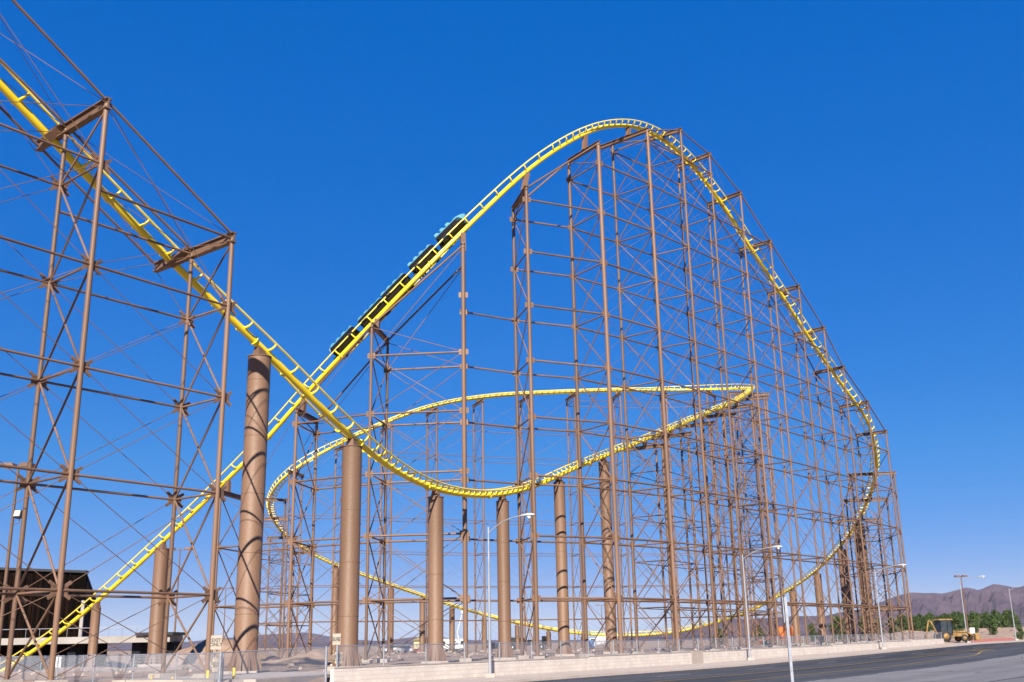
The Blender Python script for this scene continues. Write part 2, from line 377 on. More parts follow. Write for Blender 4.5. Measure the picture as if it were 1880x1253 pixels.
SKY = [(-2500, 1150), (-1200, 1160), (-400, 1172), (0, 1180), (350, 1178), (470, 1166), (560, 1160), (640, 1172), (700, 1174), (760, 1162), (800, 1159), (870, 1168), (950, 1165), (1040, 1162), (1100, 1148), (1140, 1141),
       (1178, 1129), (1215, 1139), (1260, 1131), (1336, 1108), (1380, 1118), (1440, 1121), (1520, 1127), (1580, 1117), (1640, 1098), (1682, 1085), (1740, 1087), (1787, 1076), (1810, 1081), (1837, 1069), (1880, 1077), (2000, 1058), (2300, 1085), (2800, 1100), (4200, 1130)]
def skyline(px):
    for (a, ya), (b, yb) in zip(SKY, SKY[1:]):
        if a <= px <= b: return ya + (yb - ya) * (px - a) / (b - a)
    return 1180
def mountains(name, label, px0, px1, Dr, n, seed, scale=1.0):
    b = MB(); rows = 64; vs_ = []
    for i in range(n + 1):
        px = px0 + (px1 - px0) * i / n
        u = ray(px, 1170); dx = Vector((u.x / u.y, 1.0))
        hz = proj(EYE + Vector((dx.x, 1, 0)) * 100)[1]
        top = max(0.0, (hz - skyline(px)) / 2091.0) * Dr * scale
        e = min(1, 6 * i / n, 6 * (n - i) / n)
        for j in range(rows + 1):
            t = j / rows
            D = Dr * (0.68 + 0.62 * t)
            pr = (t / 0.52) ** 1.35 if t < 0.52 else max(0, 1 - (t - 0.52) / 0.5)
            q = Vector((dx.x * D, D, 0)) * 0.0016 * (2800 / Dr)
            rid = 1.08 - abs(noise.fractal(q * 1.6 + Vector((seed, 0, 0)), 0.85, 2.1, 6)) * 1.9
            fine = noise.fractal(q * 5 + Vector((0, seed, 0)), 0.8, 2.0, 4)
            near_top = math.exp(-((t - 0.52) / 0.06) ** 2)
            h = top * pr * (max(0.1, rid) * (1 - near_top) + near_top) + top * (0.13 - 0.09 * near_top) * fine * pr
            vs_.append((dx.x * D, D, h * e + 0.5))
    b.add(vs_, [(i * (rows + 1) + j, (i + 1) * (rows + 1) + j, (i + 1) * (rows + 1) + j + 1, i * (rows + 1) + j + 1) for i in range(n) for j in range(rows)], False)
    tag(b.obj(name, M['hill']), label, kind='structure')
mountains('mountain_range', 'purple grey desert mountains on the right horizon', 1010, 4200, 2800, 420, 3.1)
mountains('mountain_range', 'low pale desert hills along the left horizon', -2500, 1180, 6500, 260, 9.7)

# ------------------------------------------------------------------ the track's course
TP = [(-150,-10,39.2),(-60,90,41.15),(0,154,42.5),(100,262,44.9),(201,365,47.6),(318,484,51),(402,564,53.6),(503,661,57),(603,762,61),(655,810,64.3),(722,862,69.5),(789,895,75.5),(856,909,81.5),(923,908,87.5),(990,890,94),(1050,863,100.5),(1135,828,111),(1202,801,119.5),(1302,758,134),(1350,738,142.5),(1376,722,150),
(1380,715.5,157),(1366,714,164),(1336,714,169),(1269,716,172),(1135,718,171),(1000,723,168),(900,729,165),(789,748,161),(655,800,155.5),(588,833,152.5),(540,862,152),(510,888,154.5),(496,914,158.5),(494,932,162.5),(503,957,168),(520,980,173),(547,1000,178.5),(588,1026,185),(665,1056,193),(755,1088,200),(889,1130,208),(990,1153,212),(1074,1164.5,214),(1158,1167,214),(1242,1160,211.5),(1309,1145,207),(1376,1123,199.5),(1418,1101.5,193.5),(1451,1082.5,187.5),(1485,1059,180.5),(1518,1031,173),(1552,992,164),(1570,964,158.5),(1585,937,153.5),(1597,908,148.8),(1605,883,145.5),(1609.5,850,142),(1604.5,811,138.3),(1592,772,134.6),(1572,742,131.6),(1527,680,126.6),(1488,624,122.3),(1436,543,117.4),(1384,464,113),(1325,373,108.6),(1270,302,104.3),(1221,258,100.2),(1168,233.6,96.6),(1118,232,93.6),(1067,249,90.6),(1000,289,88),(950,329,86.6),(862,413,85),(778,497,84.5),(694,583,85),(621,660,86.5),(552,735,88.4),(480,817,90.3),(402,896,92.8),(297,997,96),(178,1105,100),(100,1168,102.7),(0,1235,106),(-60,1270,108.5)]
ctrl = [P(*a) for a in TP]
ctrl = [ctrl[0] + (ctrl[0] - ctrl[2]) * 2.2] + ctrl + [ctrl[-1] + (ctrl[-1] - ctrl[-2]) * 1.5]
def catmull(pts, step=0.5):
    out = []
    for i in range(len(pts) - 1):
        p0, p1, p2, p3 = pts[max(i - 1, 0)], pts[i], pts[i + 1], pts[min(i + 2, len(pts) - 1)]
        t1, t2, t3 = (p1 - p0).length ** 0.5 or 1e-3, (p2 - p1).length ** 0.5, (p3 - p2).length ** 0.5 or 1e-3
        m1 = ((p2 - p1) / t2 - (p2 - p0) / (t1 + t2) + (p1 - p0) / t1) * t2 if i > 0 else p2 - p1
        m2 = ((p3 - p2) / t3 - (p3 - p1) / (t2 + t3) + (p2 - p1) / t2) * t2 if i < len(pts) - 2 else p2 - p1
        n = max(2, int((p2 - p1).length / step))
        for k in range(n):
            u = k / n
            out.append(p1 * (2 * u**3 - 3 * u**2 + 1) + m1 * (u**3 - 2 * u**2 + u) + p2 * (-2 * u**3 + 3 * u**2) + m2 * (u**3 - u**2))
    out.append(pts[-1]); return out
def resample(pts, step):
    out = [pts[0].copy()]; acc = 0.0
    for a, b in zip(pts, pts[1:]):
        L = (b - a).length; d = step - acc
        while d <= L:
            out.append(a.lerp(b, d / L)); d += step
        acc = L - (d - step)
    return out
DS = 0.5
TR = resample(catmull(ctrl), DS)
for _ in range(14):
    TR = [TR[0]] + [(TR[i - 1] + TR[i] * 2 + TR[i + 1]) / 4 for i in range(1, len(TR) - 1)] + [TR[-1]]
NT = len(TR)
TAN = [(TR[min(i + 1, NT - 1)] - TR[max(i - 1, 0)]).normalized() for i in range(NT)]
head = [math.atan2(t.x, t.y) for t in TAN]
bank = []
for i in range(NT):
    a, b = max(0, i - 6), min(NT - 1, i + 6)
    d = (head[b] - head[a] + math.pi) % (2 * math.pi) - math.pi
    hl = sum(((TR[k + 1] - TR[k]).xy.length) for k in range(a, b)) or 1
    bank.append(max(-0.95, min(0.95, math.atan(13.0 * d / hl))))
for _ in range(60):
    bank = [bank[0]] + [(bank[i - 1] + bank[i] * 2 + bank[i + 1]) / 4 for i in range(1, NT - 1)] + [bank[-1]]
LAT, UPV = [], []
for i in range(NT):
    t = TAN[i]; r = t.cross(Vector((0, 0, 1))).normalized(); u = r.cross(t)
    q = Matrix.Rotation(bank[i], 3, t)          # lean towards the inside of the bend
    LAT.append(q @ r); UPV.append(q @ u)
RUP, HG = 0.40, 0.61
def tpos(i, a=0.0, b=0.0): return TR[i] + LAT[i] * a + UPV[i] * b
def nearest(p, lo=0, hi=None, plan=True):
    hi = hi or NT
    return min(range(lo, hi), key=lambda i: (TR[i].xy - Vector(p).xy).length if plan else (TR[i] - Vector(p)).length)
def at_px(px, py, D):
    return nearest(P(px, py, D), plan=False)
I_HAIR = at_px(1380, 715.5, 157); I_LOOP = at_px(588, 1026, 185); I_LOW = at_px(1158, 1167, 214); I_FOOT = at_px(1604.5, 811, 138.3); I_TOP = at_px(1168, 233.6, 96.6)
I_B = at_px(318, 484, 51); I_VAL = at_px(856, 909, 81.5); I_ASC = at_px(1180, 810, 117)

track = thing('coaster_track', 'yellow steel roller coaster track with two rails on one thick spine tube', 'coaster track', (TR[I_VAL].x, TR[I_VAL].y, 0))
b = MB(); b.tube([TR[i] for i in range(0, NT, 2)], 0.20, 14); b.obj('spine_tube', M['yellow'], track)
for sgn in (-1, 1):
    b = MB(); b.tube([tpos(i, sgn * HG, RUP) for i in range(0, NT, 2)], 0.068, 8); b.obj('rail', M['rail'], track)
def tie_mesh(mb, place=lambda a, u, t: Vector((a, u, t))):
    pts = [(-HG, RUP - 0.02), (-HG + 0.01, RUP - 0.14), (-0.47, 0.12), (-0.28, 0.06), (0, 0.05), (0.28, 0.06), (0.47, 0.12), (HG - 0.01, RUP - 0.14), (HG, RUP - 0.02)]
    mb.tube([place(a, u, 0) for a, u in pts], 0.06, 6, rs=[0.05, 0.06, 0.07, 0.085, 0.1, 0.085, 0.07, 0.06, 0.05])
tb = MB(); tie_mesh(tb); tie_me = tb.mesh('tie', M['yellow'])
fb = MB(); fb.lathe((0, 0, 0), [(0.2, -0.05), (0.27, -0.05), (0.27, 0.05), (0.2, 0.05)], 14); flange_me = fb.mesh('flange', M['yellow'])
I_DIP = at_px(680, 832, 66); I_CREST = at_px(1000, 289, 88)
far_ties = MB(); n_tie = 0; dacc = 1e9; flast = 0
def frame(i, tz):                                # columns: lateral, up, tangent
    return Matrix((LAT[i], UPV[i], -TAN[i])).transposed()
for i in range(4, NT - 4):
    gap = 2.1 if i < I_DIP else (1.05 if i < I_FOOT else (1.6 if i < I_TOP - 30 else (1.15 if i < I_CREST else 2.15)))
    dacc += DS
    if dacc >= gap - 0.25:
        dacc = 0.0
        dist = (TR[i] - EYE).length
        if dist < 150 and n_tie < 300:
            o = bpy.data.objects.new('tie', tie_me); COL.objects.link(o); o.parent = track
            o.location = TR[i] - Vector(track.location); o.rotation_mode = 'QUATERNION'; o.rotation_quaternion = frame(i, 0).to_quaternion(); n_tie += 1
        else:
            tie_mesh(far_ties, lambda a_, u_, t_, i=i: tpos(i, a_, u_))
    if (i - flast) * DS > 10.5 and (TR[i] - EYE).length < 130:
        flast = i
        o = bpy.data.objects.new('flange', flange_me); COL.objects.link(o); o.parent = track
        o.location = TR[i] - Vector(track.location); o.rotation_mode = 'QUATERNION'; o.rotation_quaternion = frame(i, 0).to_quaternion()
tag(far_ties.obj('far_ties', M['yellow'], track), kind='stuff')

# ------------------------------------------------------------------ the train
i0 = at_px(612, 669, 86.7); i1 = at_px(858, 417, 85.0)          # tail and nose, the train climbs to the right
lo_i, hi_i = min(i0, i1), max(i0, i1); clen = (hi_i - lo_i) * DS / 5
names = ['topmost black and blue car of the train, with a rounded light blue nose', 'second car from the top of the climbing train', 'middle car of the five in the climbing train', 'second car from the tail of the climbing train', 'lowest car of the train, with a pale fin at its tail']
def car_part(name, mb, m, parent): return mb.obj(name, m, parent, loc=(0, 0, 0))
for k in range(5):
    c_i = int(hi_i - (k + 0.5) * clen / DS) if i1 > i0 else int(lo_i + (k + 0.5) * clen / DS)
    fwd = TAN[c_i] if i1 > i0 else -TAN[c_i]
    U = UPV[c_i]; X = fwd.cross(U).normalized()
    car = thing('coaster_car', names[k], 'coaster car', tpos(c_i, 0, RUP + 0.07), 'five cars of the coaster train')
    car.rotation_mode = 'QUATERNION'; car.rotation_quaternion = Matrix((X, fwd, U)).transposed().to_quaternion()
    L = clen - 0.55; h = L / 2
    b = MB(); b.prism([(-h, 0.02), (h, 0.02), (h, 0.52), (h - 0.25, 0.70), (-h + 0.05, 0.70), (-h, 0.6)], -0.62, 0.62, lambda p, x: Vector((x, p[0], p[1])))
    car_part('body_shell', b, M['black'], car)
    b = MB(); b.box((0, 0, -0.06), (0.9, L * 0.9, 0.14)); b.tube([(0, -h - 0.35, 0.0), (0, h + 0.1, 0.0)], 0.07, 8); car_part('chassis', b, M['dark'], car)
    b = MB()
    for sg in (-1, 1): b.box((sg * 0.635, -0.03, 0.70), (0.05, L - 0.1, 0.09))
    car_part('trim_rail', b, M['teal'], car)
    for r in range(3):
        y = h - 0.95 - r * (L - 0.75) / 3.0
        b = MB(); prof = [(y - 0.30, 0.40), (y + 0.10, 0.40), (y + 0.06, 0.98), (y - 0.02, 1.12), (y - 0.30, 1.12), (y - 0.38, 0.98)]
        for sg in (-1, 1):
            b.prism(prof, sg * 0.31 - 0.27, sg * 0.31 + 0.27, lambda p, x: Vector((x, p[0], p[1])))
        st = car_part('seat', b, M['teal'], car)
        b = MB(); b.tube([(-0.55, y + 0.35, 0.58), (-0.5, y + 0.30, 0.7), (0.5, y + 0.30, 0.7), (0.55, y + 0.35, 0.58)], 0.03, 6); b.obj('lap_bar', M['dark'], st, loc=(0, 0, 0))
    b = MB()
    if k == 0: b.prism([(h - 0.45, 0.45), (h - 0.45, 0.88), (h - 0.1, 0.84), (h + 0.35, 0.62), (h + 0.55, 0.36), (h + 0.45, 0.1), (h + 0.02, 0.05)], -0.62, 0.62, lambda p, x: Vector((x, p[0], p[1]))); nm = 'nose_cowl'
    else: b.prism([(h - 0.42, 0.60), (h - 0.42, 1.0), (h - 0.16, 0.96), (h - 0.02, 0.6)], -0.60, 0.60, lambda p, x: Vector((x, p[0], p[1]))); nm = 'front_cowl'
    car_part(nm, b, M['teal'], car)
    if k == 4:
        b = MB(); b.prism([(-h - 0.12, 0.4), (-h + 0.12, 0.6), (-h + 0.02, 0.8), (-h - 0.18, 1.35), (-h - 0.26, 1.3), (-h - 0.2, 0.7)], -0.3, 0.3, lambda p, x: Vector((x, p[0], p[1]))); car_part('tail_fin', b, M['lamphead'], car)
    for sx in (-1, 1):
        for sy in (-1, 1):
            b = MB(); b.box((sx * 0.60, sy * (h - 0.5), 0.0), (0.10, 0.5, 0.34))
            rx = Matrix.Rotation(R_(90), 3, 'Y')
            b.lathe((sx * 0.60, sy * (h - 0.5) - 0.14, 0.05), [(0, -0.06), (0.11, -0.06), (0.11, 0.06), (0, 0.06)], 12, rx); b.lathe((sx * 0.60, sy * (h - 0.5) + 0.14, 0.05), [(0, -0.06), (0.11, -0.06), (0.11, 0.06), (0, 0.06)], 12, rx)
            car_part('wheel_bogie', b, M['dark'], car)

# ------------------------------------------------------------------ steel trestles
def nodebox(name, c, m, parent, d=(0.34, 0.34, 0.42), ang=0.0):
    o = bpy.data.objects.new(name, unit('box', m)); COL.objects.link(o); o.parent = parent
    o.location = Vector(c) - Vector(parent.location) - Vector((0, 0, d[2] / 2)); o.scale = d; o.rotation_euler = (0, 0, ang); return o
class Bent: pass
def make_bent(name, label, group, near, far, ztop, levels, rl=(0.2, 0.17), rs=0.085, rdg=0.06, ends=(0.25, 0.25), beam=(0.34, 0.46), idx=None, xbrace=True, gusset=True, foot=True, brace_top=True):
    near, far = Vector((near[0], near[1])), Vector((far[0], far[1]))
    e = Bent(); e.near, e.far, e.ztop, e.levels = near, far, ztop, levels
    mid = (near + far) / 2; gz = ground(mid.x, mid.y)
    t = thing(name, label, 'support', (mid.x, mid.y, gz), group); e.t = t
    d = (far - near).normalized(); ang = math.atan2(d.y, d.x)
    for q, r in ((near, rl[0]), (far, rl[1])):
        g = ground(q.x, q.y) - 0.15
        lg = member('leg', (q.x, q.y, g), (q.x, q.y, ztop - beam[1] * 0.5), r, M['brown'], t)
        if foot:
            nodebox('base_plate', (q.x, q.y, g + 0.28), M['concrete'], t, (0.9, 0.9, 0.3), ang)
    a, c = near - d * ends[0], far + d * ends[1]
    member('cross_beam', (a.x, a.y, ztop - beam[1] / 2), (c.x, c.y, ztop - beam[1] / 2), beam[0], M['brown'], t, 'ibeam', beam[1])
    n3 = lambda z: Vector((near.x, near.y, z)); f3 = lambda z: Vector((far.x, far.y, z))
    zs = [ground(mid.x, mid.y) + 0.3] + list(levels) + ([ztop - beam[1]] if brace_top and (not levels or ztop - levels[-1] > 1.2) else [])
    for z in levels:
        member('strut', n3(z), f3(z), rs, M['brown'], t)
        if gusset:
            nodebox('gusset_plate', n3(z), M['brown'], t, (0.06, rl[0] * 2 + 0.42, 0.46), ang); nodebox('gusset_plate', f3(z), M['brown'], t, (0.06, rl[1] * 2 + 0.42, 0.46), ang)
    for k, (z0, z1) in enumerate(zip(zs, zs[1:])):
        member('diagonal_brace', n3(z0), f3(z1), rdg, M['brown'], t)
        if xbrace: member('diagonal_brace', f3(z0), n3(z1), rdg, M['brown'], t)
    if idx is not None:                          # saddle that carries the spine
        q = TR[idx]; k = max(-0.02, min(1.1, (q.xy - near).dot(d) / (far - near).length)); s_ = near.lerp(far, k)
        top = q - UPV[idx] * 0.15
        if (top - Vector((s_.x, s_.y, ztop))).length > 0.1:
            member('saddle', Vector((s_.x, s_.y, ztop - 0.03)), top, 0.34, M['brown'], t, 'box', 0.42, up=TAN[idx] + Vector((0, 0, 0.01)))
    return e
def tie_bents(A, B, planes=('near', 'far'), r=0.075, rod=0.022, top=True, rods=True, every=1, joined=False):
    zs = [z for z in A.levels if any(abs(z - y) < 0.3 for y in B.levels)]
    class Rods(MB):
        def tube(q, pts, rr_, *a):
            if joined: MB.tube(q, pts, rr_, *a)
            else: member('tie_rod', pts[0], pts[1], rr_, M['brown'], A.t, 'thin')
    rb = Rods(); any_rod = False
    for pl in planes:
        a, c = getattr(A, pl), getattr(B, pl)
        for z in zs: member('longitudinal_strut', (a.x, a.y, z), (c.x, c.y, z), r, M['brown'], A.t)
        if top: member('top_chord', (a.x, a.y, A.ztop - 0.2), (c.x, c.y, B.ztop - 0.2), r, M['brown'], A.t)
        if rods:
            full = [ground(a.x, a.y) + 0.3] + zs
            for k in range(0, len(full) - 1, every):
                z0, z1 = full[k], full[k + 1]
                rb.tube([(a.x, a.y, z0), (c.x, c.y, z1)], rod, 5, False); rb.tube([(a.x, a.y, z1), (c.x, c.y, z0)], rod, 5, False); any_rod = True
            if full:
                rb.tube([(a.x, a.y, full[-1]), (c.x, c.y, B.ztop - 0.4)], rod, 5, False); rb.tube([(c.x, c.y, full[-1]), (a.x, a.y, A.ztop - 0.4)], rod, 5, False)
    if any_rod and joined: tag(rb.obj('tie_rods', M['brown'], A.t), kind='stuff')

# three trestles under the first drop, on the left
An, zA = P(197, 182, 42), None
zA = An.z; Am, Ae = Gz(123, 228, zA), Gz(60, 254, zA)
Bn = P(427, 428, 48); zB = Bn.z; Bm, Be = Gz(353, 457, zB), Gz(285, 482, zB)
Zn, Zm, Ze = An * 2 - Bn, Am * 2 - Bm, Ae * 2 - Be; zZ = zA + (zA - zB)
LV = [3.62, 8.15, 12.62, 17.1, 21.8, 26.2]
def left_bent(label, n, m_, e_, z, levels):
    n2, m2 = n.xy, m_.xy
    t = make_bent('trestle_bent', label, 'trestle bents under the first drop', n2, m2, z, levels, (0.115, 0.10), 0.052, 0.048, (0.18, (e_.xy - m2).length + 0.1), (0.30, 0.52), idx=nearest((m_ + e_) / 2), gusset=False)
    t.end = e_.xy
    for q, zs in ((n2, levels), (m2, levels)):
        for zz in zs:
            d = RD; ang = math.atan2(0.816, 0.578)
            nodebox('gusset_plate', (q.x, q.y, zz), M['brown'], t.t, (0.72, 0.035, 0.44), ang)
            for sx in (-1, 1):
                for sz in (-1, 1):
                    a = Vector((q.x, q.y, zz)) + Vector((0.578, 0.816, 0)) * sx * 0.22 + Vector((0, 0, sz * 0.16)); 
                    member('rod_anchor', a, a + (Vector((0.578, 0.816, 0)) * sx * 0.8 + Vector((0, 0, sz * 0.5))).normalized() * 0.30, 0.07, M['brown'], t.t, 'box', 0.13)
    return t
BZ = left_bent('trestle bent standing beyond the left edge, only its struts reach into view', Zn, Zm, Ze, zZ, LV[:6])
BA = left_bent('taller brown trestle bent under the first drop, at far left', An, Am, Ae, zA, LV[:5])
BB = left_bent('shorter brown trestle bent under the first drop, next to the tallest brown pillar', Bn, Bm, Be, zB, LV[:4])
for A, B in ((BZ, BA), (BA, BB)):
    rod = lambda pts, r_, A=A: member('tie_rod', pts[0], pts[1], r_, M['brown'], A.t, 'thin')
    for pl in ('near', 'far'):
        a, c = getattr(A, pl), getattr(B, pl); zs = B.levels + ([] if pl == 'near' else [])
        for z in zs: member('longitudinal_strut', (a.x, a.y, z), (c.x, c.y, z), 0.056, M['brown'], A.t)
        if B is BB: member('longitudinal_strut', (a.x, a.y, B.ztop - 0.3), (c.x, c.y, B.ztop - 0.3), 0.06, M['brown'], A.t)
        full = [0.3] + B.levels
        for z0, z1 in zip(full, full[1:]):
            rod([(a.x, a.y, z0), (c.x, c.y, z1)], 0.017); rod([(a.x, a.y, z1), (c.x, c.y, z0)], 0.017)
        rod([(a.x, a.y, A.ztop - 0.4), (c.x, c.y, B.levels[-1])], 0.017); rod([(a.x, a.y, B.levels[-1]), (c.x, c.y, B.ztop - 0.4)], 0.017)
    for a, c in ((A.near, B.near), (A.far, B.far), (A.end, B.end)):
        member('top_chord', (a.x, a.y, A.ztop - 0.1), (c.x, c.y, B.ztop - 0.1), 0.062, M['brown'], A.t)
    rod([(A.near.x, A.near.y, A.ztop - 0.2), (B.far.x, B.far.y, B.ztop - 0.2)], 0.016); rod([(A.far.x, A.far.y, A.ztop - 0.2), (B.near.x, B.near.y, B.ztop - 0.2)], 0.016)
    rod([(A.end.x, A.end.y, A.ztop - 0.2), (B.far.x, B.far.y, B.ztop - 0.2)], 0.016)

# bents of the big hill, from the low left end over the crest to the right
HILL = [  # near-top pixel, near distance, far-top pixel, label tail
 ((405, 900), 91.0, (452, 913), 'lowest bent at the left foot of the climb, behind the tallest pillar'),
 ((545, 750), 87.0, (582, 770), 'bent under the climb just below the crossing of the two tracks'),
 ((683, 593), 83.7, (712, 622), 'bent under the tail of the train'),
 ((850, 447), 83.0, None, 'bent under the topmost car of the train, seen end on'),
 ((966, 342), 86.0, (942, 380), 'bent on the climb above the train, left of the crest'),
 ((1098, 260), None, (1044, 293), 'bent with the thickest leg, just left of the crest'),
 ((1188, 236), None, (1124, 260), 'bent directly under the crest of the hill'),
 ((1249, 236), None, (1187, 255), 'first bent right of the crest'),
 ((1302, 281), None, (1245, 303), 'second bent right of the crest'),
 ((1359, 352), None, (1300, 373), 'third bent right of the crest'),
 ((1414, 441), None, (1359, 456), 'fourth bent right of the crest'),
 ((1466, 524), None, (1411, 537), 'fifth bent right of the crest'),
 ((1512, 600), None, (1460, 612), 'sixth bent right of the crest'),
 ((1548, 672), None, (1497, 682), 'third bent from the low right end of the hill'),
 ((1592, 736), None, (1543, 745), 'second bent from the low right end of the hill'),
 ((1626, 790), None, (1573, 797), 'last and lowest bent at the right end of the hill')]
AZ = [None] * 5 + [65, 47, 43, 42, 42, 41, 40, 39, 38, 38, 38]
LEV = [4.7 + 4.9 * k for k in range(11)]
LEGR = {0: (0.13, 0.12), 1: (0.13, 0.12), 2: (0.12, 0.115), 3: (0.175, 0.155), 4: (0.16, 0.145), 5: (0.19, 0.16), 6: (0.16, 0.125), 7: (0.135, 0.115)}
cur = None; hill = []
for k, (np_, D, fp, tail) in enumerate(HILL):
    r = ray(*np_); u = r.x / r.y
    if D is None:
        a = R_(AZ[k]); t_ = (u * cur.y - cur.x) / (math.sin(a) - u * math.cos(a)); cur = Vector((cur.x + math.sin(a) * t_, cur.y + math.cos(a) * t_))
    else: cur = Vector((u * D, D))
    z = zat(cur, np_[1]); far = Gz(fp[0], fp[1], z).xy if fp else Vector((-4.15, 87.7))
    lv = [q for q in LEV if q < z - 0.7]
    idx = nearest(cur.lerp(far, 0.36 if k <= 4 else 0.5), I_FOOT - 20, NT)
    big = 3 <= k <= 7
    hill.append(make_bent('hill_bent', 'brown steel ' + tail, 'support bents of the big hill', cur, far, z, lv,
        LEGR.get(k, (0.11, 0.10)), 0.07, 0.042 if k > 6 else 0.05, idx=idx, ends=(0.2, 1.5 if k == 6 else 0.2), beam=(0.30, 0.40)))
for k in range(len(hill) - 1):
    A, B = hill[k], hill[k + 1]
    if k == 0: tie_bents(A, B, ('near', 'far'), top=False, rods=True)
    elif k == 1: tie_bents(A, B, ('near', 'far'), top=True, rods=True)
    elif k == 2: tie_bents(A, B, ('near', 'far'), 0.085, 0.03, top=True)
    elif k == 3: tie_bents(A, B, ('far',), 0.08, 0.02, top=False, rods=False)
    elif k == 4: tie_bents(A, B, ('near', 'far'), 0.085, 0.02, top=True, rods=False)
    elif k == 5: tie_bents(A, B, ('near', 'far'), 0.085, 0.014, top=False, every=1)
    else: tie_bents(A, B, ('near', 'far'), 0.075, 0.016, top=True, every=1)
for A, B in ((hill[3], hill[4]), (hill[0], hill[1])): pass

# rear trestles: under the climbing branch, the sharp turn, the high run and the left-hand bend
rear = []; i = I_ASC; n_r = 0
ORD = ['first', 'second', 'third', 'fourth', 'fifth', 'sixth', 'seventh', 'eighth', 'ninth', 'tenth', 'eleventh', 'twelfth', 'thirteenth', 'fourteenth', 'fifteenth', 'sixteenth', 'seventeenth', 'eighteenth', 'nineteenth', 'twentieth', 'twenty-first', 'twenty-second', 'twenty-third', 'twenty-fourth', 'twenty-fifth', 'twenty-sixth', 'twenty-seventh', 'twenty-eighth', 'twenty-ninth', 'thirtieth', 'thirty-first', 'thirty-second', 'thirty-third', 'thirty-fourth']
while i < I_LOOP - 8:
    c = TR[i].xy; r = TAN[i].cross(Vector((0, 0, 1))).xy.normalized()
    n_, f_ = c + r * 2.1, c - r * 2.1
    if n_.y > f_.y: n_, f_ = f_, n_
    z = TR[i].z - 0.62
    lv = [q for q in LEV if q < z - 1.0]
    tail = '%s bent along the rear track, counted from the sloping end of its zigzag' % ORD[n_r]
    rear.append(make_bent('rear_bent', 'brown ' + tail, 'support bents of the rear track', n_, f_, z, lv, (0.14, 0.13), 0.06, 0.04, (0.5, 0.5), (0.3, 0.42), idx=i, gusset=False, foot=False)); n_r += 1
    i += int(8.2 / DS)
for A, B in zip(rear, rear[1:]): tie_bents(A, B, ('near', 'far'), 0.048, 0.011, top=False, rods=True, every=2, joined=True)

# low bents where the track swings round at the foot of the hill
foot = []
for n_, (off, lb) in enumerate(((11, 'first brown bent behind the last hill bent, under the steep bend'), (24, 'second brown bent behind the last hill bent, under the steep bend'), (37, 'rear-most brown bent under the steep bend, next to the darkest pillar'))):
    i = I_FOOT - off; c = TR[i].xy; r = TAN[i].cross(Vector((0, 0, 1))).xy.normalized()
    a_, c_ = c - r * 2.2, c + r * 3.4
    if a_.x < c_.x: a_, c_ = c_, a_
    z = TR[i].z - 0.7
    foot.append(make_bent('bend_bent', lb, 'bents under the bend at the foot of the hill', a_, c_, z, [q for q in LEV if q < z - 1.0], (0.12, 0.11), 0.06, 0.042, (0.3, 0.3), (0.3, 0.4), idx=i, foot=False))
for A, B in zip([hill[-1]] + foot, foot): tie_bents(A, B, ('near', 'far'), 0.06, 0.014, top=(A is not hill[-1]))

